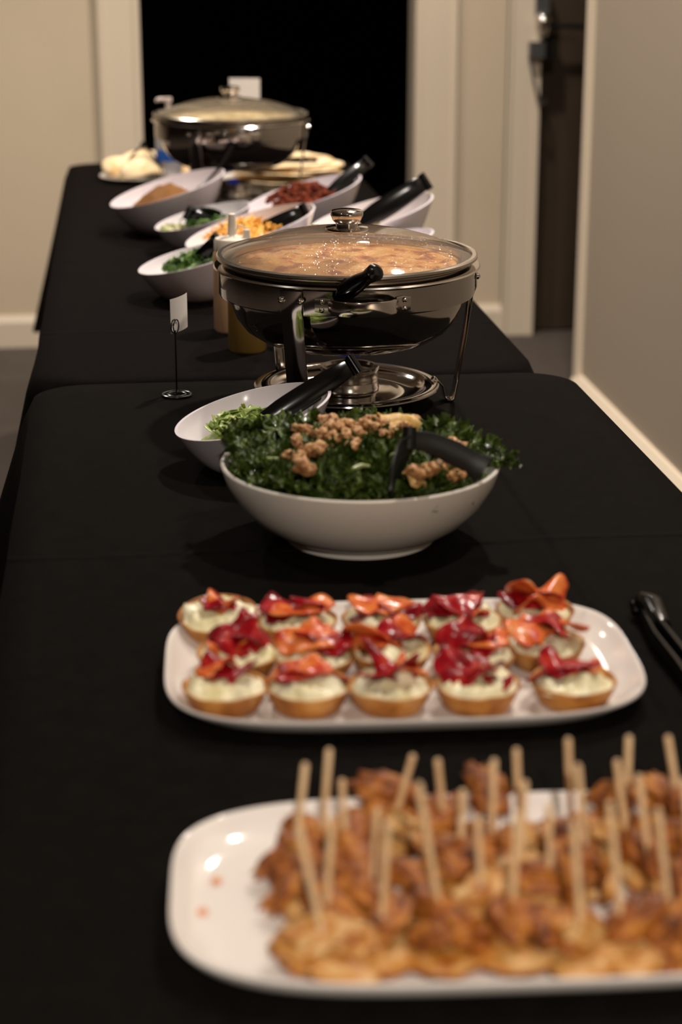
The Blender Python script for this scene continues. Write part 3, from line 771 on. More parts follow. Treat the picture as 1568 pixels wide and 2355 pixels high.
# pump bottle behind the far dish
p = PD(386, 246, 4.66)
e = empty('pump_bottle', (p.x, p.y, TZ+.0004), -YAW, 'pump bottle with blue label behind the folded tortillas', 'bottle')
b = MB(); b.lathe([(0, 0), (.030, 0), (.033, .004), (.033, .115), (.030, .130), (.016, .142), (.014, .150), (0, .150)], 36); b.build('body', M['pbottle'], e)
b = MB(); b.lathe([(.0334, .050), (.0334, .078)], 36); b.build('label', M['bluel'], e)
hz = p.z - TZ + .022
b = MB(); b.lathe([(.016, .148), (.017, .149), (.017, .165), (.006, .168), (.006, hz-.010), (.010, hz-.010), (.010, hz), (0, hz+.001)], 24)
b.tube([(0, 0, hz-.005), (-.018, 0, hz-.004), (-.026, 0, hz-.005), (-.028, 0, hz-.010)], [.005, .005, .004, .003], 10); b.build('pump', M['pump'], e)

# ------------------------------------------------------------------ tortillas behind the far dish
def oval_plate(name, p, rx, ry, rz, m, label, depth=.016, lip=.022, cat='plate', group=None, pw=2.0):
    n = 72; vs = []; fs = []
    prof = [(0, .004), (.62, .004), (.72, .0055), (.86, depth*.75), (1.0, depth), (1.003, depth-.0015), (.985, depth-.003), (.84, depth*.55), (.70, .0008), (.62, 0), (0, 0)]
    rings = []
    for f, z in prof:
        if f == 0: vs.append((0, 0, z)); rings.append([len(vs)-1]); continue
        st = len(vs)
        for j in range(n):
            a = 2*pi*j/n; c, s = cos(a), sin(a); kk = (abs(c)**pw + abs(s)**pw)**(-1/pw)
            ex = 1.0
            vs.append((rx*f*c*kk, ry*f*s*kk, z))
        rings.append(list(range(st, st+n)))
    for a, b_ in zip(rings, rings[1:]):
        for i in range(n):
            j = (i+1) % n
            if len(a) == 1: fs.append([a[0], b_[i], b_[j]])
            elif len(b_) == 1: fs.append([a[i], b_[0], a[j]])
            else: fs.append([a[i], b_[i], b_[j], a[j]])
    me = sharp(mesh(name, vs, fs, m), 60)
    o = ob(name, me, None, p, (0, 0, rz)); tag(o, label, cat, group); return o
D3 = 4.60
q = PD(664, 400, D3); ptp = Vector((q.x, q.y, TZ+.0004))
oval_plate('tortilla_platter', ptp, .170, .125, -YAW, M['plate'], 'oval white platter of stacked tortillas behind the far dish', depth=.018, cat='platter')
def tortilla(name, p, rx, ry, seed, fold, label, group, rz=0, th=.003, tilt=(0, 0)):
    rnd = random.Random(seed); n = 36; K = 10; vs = []; fs = []
    vs.append((0, 0, 0))
    for k in range(1, K+1):
        for j in range(n):
            f = k/K; a = 2*pi*j/n; x, y = rx*f*cos(a), ry*f*sin(a)
            z = fold*f*f*(sin(2*a+seed)*.6+.3*sin(3*a+seed*2)) + .002*noise.noise(Vector((x*30, y*30, seed)))
            vs.append((x, y, z))
    for j in range(n): fs.append([0, 1+j, 1+(j+1) % n])
    for k in range(K-1):
        for j in range(n): fs.append([1+k*n+j, 1+(k+1)*n+j, 1+(k+1)*n+(j+1) % n, 1+k*n+(j+1) % n])
    o = ob(name, mesh(name, vs, fs, M['tort']), None, p, (tilt[0], tilt[1], rz)); md = o.modifiers.new('t', 'SOLIDIFY'); md.thickness = th; md.offset = 1
    tag(o, label, 'tortilla', group); return o
for i in range(9):
    tortilla('tortilla', ptp + Vector((random.Random(i).uniform(-.006, .006), random.Random(i+50).uniform(-.006, .006), .010+.0054*i)), .140-.003*(i % 3), .104, i*1.7, .0022, 'soft flour tortilla stacked on the oval white platter', 'tortillas stacked on the oval platter', rz=i*.9)
# rolled tortillas on top of the stack
def folded(p, L, wid, hgt, rz, seed, label, group):
    """a tortilla folded over into a half moon: a soft wedge with a rounded fold"""
    n = 30; K = 12; vs = []; fs = []
    for k in range(K+1):
        s = k/K; x = (s-.5)*L; w_ = wid*sqrt(max(0.02, 1-(2*s-1)**2)); hh = hgt*(0.35+.65*sin(pi*s)**.7)
        for j in range(n):
            a = 2*pi*j/n; c, sn = cos(a), sin(a)
            y = w_*.5*c; z = hh*.5*(1+sn*(.75+.25*c)) * (1-.35*max(0, -c))
            nz = .004*noise.noise(Vector((x*22+seed, y*22, z*22)))
            vs.append((x, y+nz, max(z+nz, 0)))
    for k in range(K):
        for j in range(n): fs.append([k*n+j, k*n+(j+1) % n, (k+1)*n+(j+1) % n, (k+1)*n+j])
    fs.append(list(range(n))[::-1]); fs.append([K*n+j for j in range(n)])
    o = ob('folded_tortilla', mesh('folded_tortilla', vs, fs, M['tort']), None, p, (0, 0, rz)); tag(o, label, 'tortilla', group); return o
folded(ptp + Vector((.028, .045, .056)), .12, .05, .016, .1, 3, 'tortilla folded on top of the tortilla stack', None)
tongs(PD(720, 374, D3-.03), PD(625, 373, D3-.03), PD(625, 377, D3-.055), .016, 'black tongs lying flat on the tortilla stack', bow=.02)
D4 = 4.42
q = P(328, 414); pfp = Vector((q.x, q.y, TZ+.0004))
oval_plate('side_plate', pfp, .106, .095, -YAW, M['plate'], 'white plate of folded tortillas with open tongs on top', depth=.013)
for i, (dx, dy, L, w_, h_, r_) in enumerate([(-.046, -.006, .13, .10, .056, 1.3), (.006, -.028, .14, .10, .060, .9), (.052, .016, .17, .10, .050, .12), (.0, .050, .15, .085, .066, .3)]):
    folded(pfp + RT*dx + FH*dy + ZZ*.009, L, w_, h_, r_-YAW, i*5+2, 'cream flour tortilla folded over on the white plate', 'folded tortillas on the white plate')
aD4 = dist(pfp)
tongs(PD(329, 338, aD4-.02), PD(284, 398, aD4-.055), PD(371, 396, aD4-.045), .018, 'open black tongs straddling the folded tortillas', bow=.16, th=.003)
# ------------------------------------------------------------------ kale salad
SB = P(828, 1293); 
dsb = (Vector((CAM.x, CAM.y, 0)) - Vector((SB.x, SB.y, 0))).normalized()
SBC = Vector((SB.x, SB.y, TZ)) - dsb*.080
SBC += RT*0.0
e_b = MB()
e_b.lathe([(0, .0045), (.070, .0045), (.074, 0), (.080, 0), (.081, .006), (.092, .011), (.112, .024), (.130, .043), (.1425, .064), (.1480, .080), (.1485, .0835), (.1470, .0855), (.1448, .0850), (.1430, .0815), (.137, .064), (.124, .043), (.105, .024), (.08, .014), (0, .010)], 96)
o = e_b.build('salad_bowl', M['ceramic'], None, SBC + ZZ*.0024); tag(o, 'wide white stoneware bowl heaped with kale salad', 'bowl')
def mound(x, y):
    r = math.hypot(x, y)
    return .070 + .040*max(0.0, 1-(r/.150)**2.2) + .006*noise.noise(Vector((x*22, y*22, 3.3)))
vs = [(0, 0, mound(0, 0))]; fs = []
for k in range(1, 15):
    for j in range(60):
        r = .1365*k/14; a = 2*pi*j/60; x, y = r*cos(a), r*sin(a)
        vs.append((x, y, mound(x, y)-.012 + .006*noise.fractal(Vector((x*60, y*60, 1)), .8, 2, 3)))
for j in range(60): fs.append([0, 1+j, 1+(j+1) % 60])
for k in range(13):
    for j in range(60): fs.append([1+k*60+j, 1+(k+1)*60+j, 1+(k+1)*60+(j+1) % 60, 1+k*60+(j+1) % 60])
salad = empty('kale_salad', SBC + ZZ*.0024, 0, 'glossy dark green curly kale salad heaped in the stoneware bowl', 'salad')
ob('kale_bed', mesh('kale_bed', vs, fs, M['kale']), salad)
def kale_leaf(seed):
    rnd = random.Random(seed); n = 84; K = 9; R = 1.0; vs = [(0, 0, 0)]; fs = []
    f1, f2 = rnd.randint(6, 9), rnd.randint(17, 23); p1, p2 = rnd.random()*6, rnd.random()*6; asp = rnd.uniform(.6, .9); cup = rnd.uniform(.1, .35)
    for k in range(1, K+1):
        f = k/K
        for j in range(n):
            a = 2*pi*j/n
            rr = f*(1+.14*f*sin(f1*a+p2)+.07*f*sin(f2*a+p1))
            x, y = rr*cos(a), rr*sin(a)*asp
            z = cup*f*f + f**2*.24*sin(f1*a+p1+2*f) + f**3*.15*sin(f2*a+p2) + .06*noise.noise(Vector((x*3, y*3, seed)))
            x += .10*f**3*sin(f2*a*1.0+1.3); y += .10*f**3*cos(f2*a+.4)
            vs.append((x, y, z))
    for j in range(n): fs.append([0, 1+j, 1+(j+1) % n])
    for k in range(K-1):
        for j in range(n): fs.append([1+k*n+j, 1+(k+1)*n+j, 1+(k+1)*n+(j+1) % n, 1+k*n+(j+1) % n])
    return mesh('kale_leaf', vs, fs, M['kale'])
KL = [kale_leaf(i+1) for i in range(9)]
rnd = random.Random(42)
def wloc(p): return Vector(p) - (SBC + ZZ*.0024)
for i in range(270):
    r = .126*sqrt(rnd.random()) if i > 60 else .112+.014*rnd.random(); a = rnd.random()*2*pi
    x, y = r*cos(a), r*sin(a); z = mound(x, y) + rnd.uniform(-.006, .006)
    s = rnd.uniform(.013, .023)
    o = ob('kale_leaf', KL[i % 9], salad, (x, y, z), (rnd.uniform(-.7, .7), rnd.uniform(-.7, .7), rnd.uniform(0, 6.28))); o.scale = (s, s, s)
# leaves spilling over the right rim and standing up at the left
for (px, py, s, z) in [(1160, 1072, .016, .088), (1140, 1058, .020, .092), (1120, 1040, .021, .094), (1085, 1020, .022, .100), (1040, 1000, .022, .106), (560, 1000, .024, .098), (590, 985, .022, .104), (640, 985, .022, .110), (560, 1040, .024, .094), (700, 975, .020, .118), (545, 1025, .020, .096), (1000, 985, .02, .114), (735, 1110, .024, .088), (700, 1100, .022, .090)]:
    p = wloc(P(px, py, z)); o = ob('kale_leaf', KL[rnd.randint(0, 8)], salad, p, (rnd.uniform(-.9, .9), rnd.uniform(-.6, .6), rnd.uniform(0, 6))); o.scale = (s, s, s)
# pale ribs
for (px, py) in [(640, 1060), (830, 1075), (905, 1050), (600, 1040), (700, 1130), (850, 1140)]:
    z = .095
    for _ in range(6):
        p = wloc(P(px, py, z)); z = mound(p.x, p.y)+.008
    d = Vector((rnd.uniform(-1, 1), rnd.uniform(-1, 1), rnd.uniform(-.2, .4))).normalized()
    b = MB(); b.tube([p-d*.012, p+ZZ*.002, p+d*.012], [.0018, .0024, .0014], 8); b.build('leaf_rib', M['kalestem'], salad)
def walnut_mesh(seed):
    bm = bmesh.new(); bmesh.ops.create_icosphere(bm, subdivisions=3, radius=1); rr = random.Random(seed); off = Vector((seed*3.1, seed*1.7, seed))
    for v in bm.verts:
        q = v.co.copy(); g = abs(sin(q.x*4.2+noise.noise(q*1.6+off)*4)) ; k = .70+.34*g + .45*noise.noise(q*1.5+off) + .3*abs(noise.noise(q*3.7+off))
        if q.y > 0.1*sin(seed): k *= .86
        v.co = Vector((q.x*k*1.25, q.y*k*.95, q.z*k*.75))
    me = bpy.data.meshes.new('walnut'); bm.to_mesh(me); bm.free(); me.materials.append(M['walnut']); me.polygons.foreach_set('use_smooth', [True]*len(me.polygons)); return me
WM = [walnut_mesh(i+1) for i in range(6)]
WP = [(690,990),(684,1016),(742,968),(768,966),(724,998),(748,1000),(774,990),(796,1004),(812,982),(826,996),(842,976),(860,986),(850,966),(880,976),(896,990),(906,974),(925,984),(884,1000),
      (668,1046),(690,1052),(702,1040),(722,1036),(736,1030),(1030,1028),(1060,1028),(1044,1022),(1016,1070),(1040,1096),(1060,1090),(1000,1098),(985,1080),(766,1010),(812,1024),(706,992),(790,978),(945,980),(755,984),(700,1075),(958,1088)]
for i, (px, py) in enumerate(WP):
    z = .1
    for _ in range(8):
        p = P(px, py, z); l_ = wloc(p); z = mound(l_.x, l_.y)+.0024+.013
    o = ob('walnut_piece', WM[i % 6], None, p, (rnd.uniform(-.6, .6), rnd.uniform(-.6, .6), rnd.uniform(0, 6))); s = rnd.uniform(.0072, .0105); o.scale = (s, s, s)
    tag(o, 'toasted walnut piece scattered on top of the kale salad', 'walnut', 'walnut pieces on the kale')
for i, (px, py, rz) in enumerate([(905, 966, .4), (935, 972, -.5), (960, 1100, .9)]):
    z = .1
    for _ in range(8):
        p = P(px, py, z); l_ = wloc(p); z = mound(l_.x, l_.y)+.0024+.018
    vs = []; fs = []
    for a in range(6):
        for c in range(5):
            u, v_ = a/5-.5, c/4-.5; vs.append((u*.030, v_*.019*(1-.35*u), .004*sin(u*5+i)+.003*sin(v_*6)))
    for a in range(5):
        for c in range(4): fs.append([a*5+c, (a+1)*5+c, (a+1)*5+c+1, a*5+c+1])
    o = ob('golden_crisp', mesh('golden_crisp', vs, fs, M['crisp']), None, p, (.5, .3, rz)); md = o.modifiers.new('t', 'SOLIDIFY'); md.thickness = .0025
    tag(o, 'golden crisp shaving lying among the walnuts on the kale', 'crisp', 'golden crisps on the kale')
sD = dist(SBC)
tongs(PD(944, 1012, sD-.085), PD(1112, 1082, sD-.085), PD(900, 1142, sD-.128), .022, 'open black tongs stuck into the kale salad', bow=.10, th=.004, wt=.032, m=M['blacks'], nv=(0.1, 0.25, 1))

# ------------------------------------------------------------------ rectangular platters
def platter(name, c, rx, ry, rz, label, pw=4.6, hgt=.020):
    n = 120; vs = []; fs = []; rings = []
    prof = [(0, .005), (.55, .005), (.80, .0052), (.86, .0065), (.92, .011), (.965, .0165), (.992, hgt), (1.0, hgt+.0002), (1.004, hgt-.0012), (.998, hgt-.003), (.965, .0125), (.92, .007), (.87, .0020), (.82, 0), (.55, 0), (0, 0)]
    for f, z in prof:
        if f == 0: vs.append((0, 0, z)); rings.append([len(vs)-1]); continue
        st = len(vs)
        off = (1-f)*min(rx, ry)
        for j in range(n):
            a = 2*pi*j/n; c_, s_ = cos(a), sin(a)
            x = rx*math.copysign(abs(c_)**(2/pw), c_); y = ry*math.copysign(abs(s_)**(2/pw), s_)
            if f > .5: x *= (rx-off)/rx; y *= (ry-off)/ry
            else: x *= f; y *= f
            vs.append((x, y, z))
        rings.append(list(range(st, st+n)))
    for a, b_ in zip(rings, rings[1:]):
        for i in range(n):
            j = (i+1) % n
            if len(a) == 1: fs.append([a[0], b_[i], b_[j]])
            elif len(b_) == 1: fs.append([a[i], b_[0], a[j]])
            else: fs.append([a[i], b_[i], b_[j], a[j]])
    o = ob(name, sharp(mesh(name, vs, fs, M['plate']), 60), None, c, (0, 0, rz)); tag(o, label, 'platter', 'white rectangular platters'); return o
zr = .020
bk, ft = P(860, 1384, zr), P(930, 1659, zr); lf, rt_ = P(374, 1500, zr), P(1474, 1580, zr)
ctr = P(921, 1513, zr)
TPC = Vector((ctr.x, ctr.y, TZ+.0024))
TRX = (rt_-lf).dot(RT)/2; TRY = (bk-ft).dot(FH)/2
platter('platter', TPC, TRX, TRY, -YAW+radians(4.0), 'white rectangular platter carrying the small cream tarts', pw=3.9)
# ------------------------------------------------------------------ tarts
rnd = random.Random(11)
def shell_mesh(seed):
    n = 44; prof = [(0, 0), (.026, 0), (.0285, .0015), (.0330, .010), (.0365, .0185), (.0375, .0205), (.0360, .0215), (.0345, .0200), (.031, .011), (0, .010)]
    vs = []; fs = []; rings = []
    for r, z in prof:
        if r == 0: vs.append((0, 0, z)); rings.append([len(vs)-1]); continue
        st = len(vs)
        for j in range(n):
            a = 2*pi*j/n; k = 1+.035*noise.noise(Vector((cos(a)*1.6, sin(a)*1.6, seed*3+z*30))); dz = .0016*noise.noise(Vector((cos(a)*2, sin(a)*2, seed+9))) if z > .012 else 0
            vs.append((r*k*cos(a), r*k*sin(a), z+dz))
        rings.append(list(range(st, st+n)))
    for a, b_ in zip(rings, rings[1:]):
        for i in range(n):
            j = (i+1) % n
            if len(a) == 1: fs.append([a[0], b_[j], b_[i]])
            elif len(b_) == 1: fs.append([a[i], a[j], b_[0]])
            else: fs.append([a[i], a[j], b_[j], b_[i]])
    return mesh('pastry_shell', vs, fs, M['shell'])
def cream_mesh(seed):
    n = 44; K = 10; vs = [(0, 0, .0245)]; fs = []
    for k in range(1, K+1):
        for j in range(n):
            f = k/K; a = 2*pi*j/n
            rad = .0345*(1+.15*noise.noise(Vector((cos(a)*1.9, sin(a)*1.9, seed*2.3)))); r = rad*f
            x, y = r*cos(a), r*sin(a)
            z = .0245 - .0030*f**3 + .0085*noise.fractal(Vector((x*75, y*75, seed*1.9)), .9, 2.0, 3)
            if k == K: z = .0185 - .004*max(0, noise.noise(Vector((cos(a)*2.4, sin(a)*2.4, seed))))
            if k == K-1: z -= .0012
            vs.append((x, y, z))
    for j in range(n): fs.append([0, 1+j, 1+(j+1) % n])
    for k in range(K-1):
        for j in range(n): fs.append([1+k*n+j, 1+(k+1)*n+j, 1+(k+1)*n+(j+1) % n, 1+k*n+(j+1) % n])
    return mesh('cream', vs, fs, M['cream'])
SH = [shell_mesh(i) for i in range(5)]; CR = [cream_mesh(i+.5) for i in range(6)]
def slice_mesh(seed, L, w_, hump, m):
    """a thin cured slice laid down in folds"""
    rr = random.Random(seed); nu, nv = 16, 7; vs = []; fs = []; ph = rr.random()*6; tw = rr.uniform(-.9, .9); f = rr.uniform(1.2, 2.1)
    for i in range(nu+1):
        for j in range(nv+1):
            u, v_ = i/nu-.5, j/nv-.5
            wl = w_*(1-.45*abs(2*u)**2.5)*(1+.2*sin(u*9+ph))
            x = u*L + .10*L*sin(v_*4+ph)*.4; y = v_*wl + .12*L*sin(u*5+ph)
            z = hump*(cos(u*pi)**1.2*.75 + .40*sin(u*2*pi*f+ph)*(.6+.4*sin(v_*5))) + tw*v_*wl*sin(u*4) + .18*hump*sin(v_*9+ph)
            vs.append((x, y, z))
    for i in range(nu):
        for j in range(nv):
            a = i*(nv+1)+j; fs.append([a, a+nv+1, a+nv+2, a+1])
    return mesh('cured_slice', vs, fs, m)
def tart(px, py, label, tops, s=1.0, tilt=(0, 0), z=.0056):
    c = P(px, py, .016); e = empty('tart', (c.x, c.y, TZ+.0024+z), rnd.uniform(0, 6.28), label, 'tart', 'cream tarts on the white platter')
    e.rotation_euler = (tilt[0], tilt[1], 0); e.scale = (s, s, s)
    i = rnd.randint(0, 99); ra = rnd.uniform(0, 6.28)
    ob('pastry_shell', SH[i % 5], e, (0, 0, 0), (0, 0, ra)); ob('cream', CR[i % 6], e, (0, 0, 0), (0, 0, ra))
    for k, (col, dx, dy, dz, L, w_, hump, rz) in enumerate(tops):
        me = slice_mesh(rnd.randint(0, 9999), L*1.26, w_*1.6, hump*.52, M['salred'] if col == 'r' else M['salor'])
        o = ob('cured_slice', me, e, (dx, dy, .0265+dz*.7), (rnd.uniform(-.25, .25), rnd.uniform(-.25, .25), rz)); md = o.modifiers.new('t', 'SOLIDIFY'); md.thickness = .0016
        o['label'] = 'dark red cured slice' if col == 'r' else 'orange cured slice'
    return e
# (colour, dx, dy, dz, length, width, hump, turn)
TL = [
 (503, 1440, 'tilted cream tart with one small red topping in the middle', [('r', .002, .004, .003, .026, .018, .006, .1), ('o', .006, .004, .005, .020, .014, .004, .3)], (.16, -.05), .0075),
 (684, 1452, 'cream tart with a broad red and orange folded slice', [('r', -.006, .004, .004, .044, .024, .010, .2), ('o', .004, .0, .008, .044, .022, .008, -.3), ('r', .014, .004, .007, .022, .020, .008, 1.2)], (.05, 0), None),
 (876, 1448, 'cream tart with a pleated orange slice like a fan', [('r', -.010, .002, .003, .036, .018, .008, .9), ('o', .004, .006, .006, .044, .030, .012, 1.2), ('r', .016, -.006, .005, .028, .018, .007, -.8)], (.04, 0), None),
 (1062, 1450, 'cream tart with a dark red slice rising to a point', [('r', -.008, .0, .004, .046, .018, .007, .1), ('r', .002, .004, .010, .040, .024, .016, 1.35), ('o', .006, -.010, .004, .022, .012, .005, .2)], (.03, 0), None),
 (1228, 1428, 'cream tart piled tallest with stacked orange slices', [('r', -.010, .006, .006, .034, .026, .008, 1.2), ('o', .004, .004, .010, .046, .026, .008, -.1), ('o', -.002, -.010, .006, .032, .024, .007, .4), ('r', .016, .008, .010, .024, .016, .006, .4)], (.05, 0), None),
 (548, 1527, 'cream tart with a deep red slice rolled into a ball', [('r', .002, .008, .008, .036, .028, .014, .6), ('r', -.002, .002, .008, .034, .026, .012, 1.8), ('o', -.010, -.012, .003, .026, .014, .005, 1.0)], (.05, 0), None),
 (722, 1532, 'cream tart with crumpled pink and orange slices', [('o', -.002, .002, .008, .040, .030, .012, .8), ('r', .010, -.002, .008, .036, .024, .010, -.7), ('o', .0, .012, .010, .030, .022, .009, .1)], (.03, 0), None),
 (896, 1522, 'cream tart with orange slices spread out flat', [('o', -.006, .010, .007, .056, .022, .009, .1), ('r', .012, .006, .006, .036, .020, .009, -.2), ('o', -.014, .0, .004, .026, .020, .006, .7)], (.03, 0), None),
 (1090, 1528, 'cream tart with one red slice leaning to a tip', [('r', -.006, .006, .009, .036, .024, .016, 1.1), ('o', .006, .0, .006, .040, .020, .008, -.3), ('r', .002, -.006, .005, .030, .016, .007, -.9)], (.03, 0), None),
 (1250, 1504, 'cream tart with an orange slice draped down its front', [('o', -.012, .002, .008, .044, .024, .012, 1.5), ('r', .000, .002, .012, .046, .016, .014, -.9), ('o', .012, .004, .009, .044, .022, .009, -.3)], (.05, 0), None),
 (518, 1606, 'cream tart with pink and red strips at one edge', [('o', -.004, .014, .008, .032, .018, .009, 1.4), ('r', .006, .010, .006, .036, .018, .009, .4), ('r', -.006, .006, .003, .022, .016, .005, -.3)], (.0, 0), None),
 (708, 1606, 'cream tart with a wide low red and orange slice', [('r', .004, .004, .004, .050, .022, .007, .05), ('o', -.008, .008, .007, .040, .022, .008, .3)], (.0, 0), None),
 (898, 1604, 'cream tart with a star-shaped dark red slice', [('r', .000, .008, .008, .044, .028, .014, 1.3), ('r', -.008, .000, .004, .036, .016, .007, .3), ('o', .012, .006, .006, .034, .016, .009, -1.0)], (.0, 0), None),
 (1096, 1602, 'cream tart with a red clump and a loose red scrap', [('r', -.006, .006, .005, .042, .026, .009, .1), ('r', -.002, .010, .009, .030, .022, .009, .8), ('r', .016, -.014, .001, .018, .010, .004, -1.2)], (.0, 0), None),
 (1318, 1594, 'cream tart with a flat dark red slice to one side', [('r', -.010, .004, .004, .050, .020, .008, -.1), ('r', -.006, .010, .007, .034, .020, .006, .2), ('o', .012, .006, .001, .024, .008, .003, .1)], (.0, 0), None),
]
for px, py, lab, tops, tilt, z in TL:
    tart(px, py, lab, tops, .98, tilt, z if z else .0056)

# ------------------------------------------------------------------ chicken skewers
zr = .022
c0 = P(980, 2040, zr)
bk, ft = P(980, 1832, zr), P(980, 2262, zr)
lf = P(398, 2010, zr)
KRY = (bk-ft).dot(FH)/2; KRX = .222
mid = (bk+ft)/2
KPC = Vector((lf.x, lf.y, 0)) + RT*KRX; KPC = Vector((KPC.x, KPC.y, 0)); KPC += FH*((mid-KPC).dot(FH)); KPC.z = TZ+.0024
KROT = -YAW + radians(3.5)
platter('platter', KPC, KRX, KRY, KROT, 'white rectangular platter carrying the fried chicken skewers', pw=3.8, hgt=.022)
CM = [lumpy('chicken_piece', M['chick'], i+1, 1.15, .66, .50, amp=.60, freq=1.6, sub=4, crag=.38) for i in range(6)]
CP = [lumpy('chicken_piece', M['chickp'], i+21, 1.0, .66, .36, amp=.5, freq=1.6, sub=4, crag=.25) for i in range(3)]
rnd = random.Random(77)
# every stick: where it leaves the chicken, where its top is
ST = [((735,2120),(686,1895)), ((752,2068),(764,1876)), ((742,1915),(757,1722)), ((684,1925),(702,1755)), ((792,1900),(786,1792)), ((880,2090),(892,1890)), ((1008,2080),(962,1800)), ((912,1868),(950,1736)),
      ((1018,1862),(1006,1746)), ((1105,2020),(1098,1880)), ((1132,1905),(1136,1746)), ((1178,2084),(1190,1868)), ((1194,1895),(1187,1722)), ((1200,1965),(1207,1796)), ((1335,2110),(1318,1888)), ((1312,1870),(1306,1698)),
      ((1345,1940),(1328,1758)), ((1425,2092),(1402,1845)), ((1440,1868),(1446,1692)), ((1436,1900),(1418,1748)), ((1490,1945),(1468,1782)), ((1562,1858),(1535,1692)), ((1535,2065),(1512,1860)), ((1590,1960),(1572,1790)), ((1610,2110),(1596,1890)), ((860,1990),(868,1860)), ((1060,1930),(1064,1815)), ((1265,1985),(1262,1850))]
SLAB = []
for k in range(4):
    rr = random.Random(k+5); n = 26; vs = []; fs = []
    prof = [(0, 0), (.80, 0), (.97, .10), (1.0, .45), (.93, .85), (.72, 1.0), (0, .98)]
    rings = []
    for f, z in prof:
        if f == 0: vs.append((0, 0, z)); rings.append([len(vs)-1]); continue
        st = len(vs)
        for j in range(n):
            a_ = 2*pi*j/n; k_ = f*(1+.26*noise.noise(Vector((cos(a_)*1.3, sin(a_)*1.3, k*3.7)))+.08*noise.noise(Vector((cos(a_)*4, sin(a_)*4, k*2.7))))
            vs.append((k_*cos(a_), k_*sin(a_)*.8, z+.12*noise.noise(Vector((cos(a_)*2*f, sin(a_)*2*f, k+z*3))) if z > .05 else z))
        rings.append(list(range(st, st+n)))
    fmi = []
    for ri, (a_, b_) in enumerate(zip(rings, rings[1:])):
        for i in range(n):
            j = (i+1) % n
            if len(a_) == 1: fs.append([a_[0], b_[j], b_[i]])
            elif len(b_) == 1: fs.append([a_[i], a_[j], b_[0]])
            else: fs.append([a_[i], a_[j], b_[j], b_[i]])
            fmi.append(1 if ri in (1, 2) else 0)
    SLAB.append(mesh('toast_base', vs, fs, [M['chickp'], M['chick']], True, fmi))
def skewer(ent, top, label):
    base = ent.copy(); v0 = (top-ent).normalized()
    base = ent - v0*((ent.z-(TZ+.0112))/max(v0.z, .3))
    e = empty('chicken_skewer', (base.x, base.y, TZ+.0080), rnd.uniform(0, 0), label, 'skewer', 'fried chicken skewers on the platter')
    org = Vector(e.location); a0 = base-org; v = top-base
    b = MB(); b.tube([a0, a0+v*.5, a0+v*.985, a0+v], [.0024, .0024, .0024, .0014], 10); b.build('stick', M['wood'], e)
    s = rnd.uniform(.022, .028)
    o = ob('toast_base', SLAB[rnd.randint(0, 3)], e, (a0.x+rnd.uniform(-.004, .004), a0.y+rnd.uniform(-.004, .004), .0), (rnd.uniform(-.12, .12), rnd.uniform(-.12, .12), rnd.uniform(0, 6.28))); o.scale = (s, s, .013)
    h = ent.z-org.z
    s = rnd.uniform(.019, .026)
    q = ent-org; 
    pl_ = rnd.random() < .3
    e['label'] = ('pale lightly fried chicken' if pl_ else 'golden-brown fried chicken') + ' on a bamboo stick over a toast base'
    o = ob('chicken_piece', (CP[rnd.randint(0, 2)] if pl_ else CM[rnd.randint(0, 5)]), e, (q.x+rnd.uniform(-.005, .005), q.y+rnd.uniform(-.004, .006), max(h-.012, .020)), (rnd.uniform(-.6, .6), rnd.uniform(-.6, .6), rnd.uniform(0, 6.28))); o.scale = (s, s*rnd.uniform(.7, 1.0), s*rnd.uniform(.75, 1.0))
    return e
for k, (bp_, tp_) in enumerate(ST):
    zz = rnd.uniform(.036, .044)
    ent = P(bp_[0], bp_[1], zz); top = PD(tp_[0], tp_[1], dist(ent)+rnd.uniform(-.004, .008))
    skewer(ent, top, 'golden fried chicken and toast base on a bamboo stick, on the white platter')
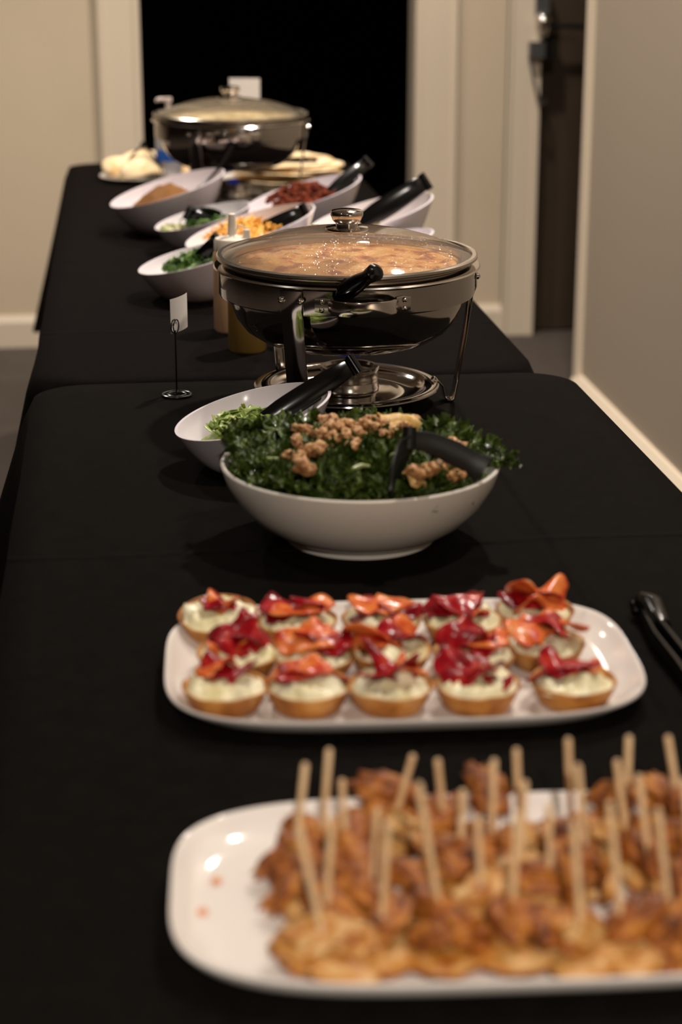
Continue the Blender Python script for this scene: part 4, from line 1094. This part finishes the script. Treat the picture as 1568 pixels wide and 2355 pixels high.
# pieces without a stick, filling the heap
LP = [(690,2215,0),(770,2222,1),(850,2225,0),(1010,2222,0),(1170,2220,0),(1300,2215,0),(1450,2215,0),(930,2165,2),(1090,2165,2),(1380,2160,2),(1530,2150,2),(1590,2205,0),
      (700,2160,2),(790,2160,2),(880,2150,2),(960,2155,2),(1060,2150,2),(1140,2140,2),(1230,2130,2),(1290,2140,2),(1390,2140,2),(1480,2130,2),(1560,2120,2),
      (660,2040,2),(690,2090,1),(820,2060,2),(930,2020,2),(1060,2000,2),(1250,2020,2),(1380,1990,2),(1470,2000,2),(1560,1990,2),(700,1990,2),(800,1980,2),(980,1940,2),(1080,1930,2),(1280,1920,2),(1400,1930,2),(1520,1920,2),(870,1820,3),(1100,1820,3),(1390,1830,3),(1500,1830,3),(1230,1850,2),(920,1900,2),(830,1880,2)]
for px, py, kd in LP:
    z = {0: .006, 1: .010, 2: .019, 3: .036}[kd]
    px += 20; py -= 22 if kd < 2 else 0
    p = P(px, py, z+.008); s = rnd.uniform(.019, .027)
    if kd == 2 and rnd.random() < .3: continue; p.z = TZ+.0024+.0052+z
    if kd < 2:
        o = ob('toast_piece', SLAB[rnd.randint(0, 3)], None, (p.x, p.y, TZ+.0080), (rnd.uniform(-.1, .1), rnd.uniform(-.1, .1), rnd.uniform(0, 6.28))); o.scale = (s*1.15, s*1.15, .014)
        tag(o, 'pale toasted piece with golden edge at the foot of the skewers', 'food', 'toasted pieces on the skewer platter')
    else:
        pl_ = rnd.random() < .2
        o = ob('chicken_piece', (CP[rnd.randint(0, 2)] if pl_ else CM[rnd.randint(0, 5)]), None, p, (rnd.uniform(-.5, .5), rnd.uniform(-.5, .5), rnd.uniform(0, 6.28))); o.scale = (s, s*.85, s*.85)
        tag(o, 'loose pale piece of chicken among the skewers' if pl_ else 'loose piece of golden-brown fried chicken among the skewers', 'chicken', 'loose fried chicken pieces')
for (px, py) in [(498, 2030), (466, 2102)]:
    p = P(px, py, .008); o = ob('crumb', lumpy('crumb', M['crumb'], 3, 1, 1, 1), None, (p.x, p.y, TZ+.0024+.0075)); o.scale = (.0035, .0035, .0022); tag(o, 'small orange crumb on the bare end of the skewer platter', 'crumb', 'crumbs on the platter')

# ------------------------------------------------------------------ loose tongs at the table edge
z0 = .012
def tp(px, py, z): return P(px, py, z)
e = empty('serving_tongs', tp(1500, 1420, 0.0), 0, 'glossy black tongs lying on the cloth beside the tart platter', 'tongs', None)
org = e.location.copy()
for (pts, nm) in (([(1492, 1398, .018), (1512, 1440, .016), (1560, 1500, .014), (1640, 1600, .012), (1720, 1700, .010)], 'arm'), ([(1478, 1420, .012), (1505, 1475, .011), (1556, 1540, .010), (1625, 1640, .009), (1690, 1740, .008)], 'arm')):
    b = MB(); b.strip([tp(*q)-org for q in pts], ZZ, [.016, .020, .020, .020, .022], .004); b.build(nm, M['black'], e)
b = MB(); q = tp(1490, 1405, .014)-org
b.tube([tp(1470, 1388, .010)-org, tp(1480, 1384, .018)-org, tp(1500, 1394, .020)-org, tp(1522, 1440, .016)-org], [.006, .010, .011, .008], 14); b.build('hinge', M['black'], e)
b = MB(); b.tube([tp(1466, 1410, .008)-org, tp(1463, 1392, .014)-org, tp(1474, 1380, .018)-org], [.006, .007, .006], 12); b.build('loop', M['black'], e)
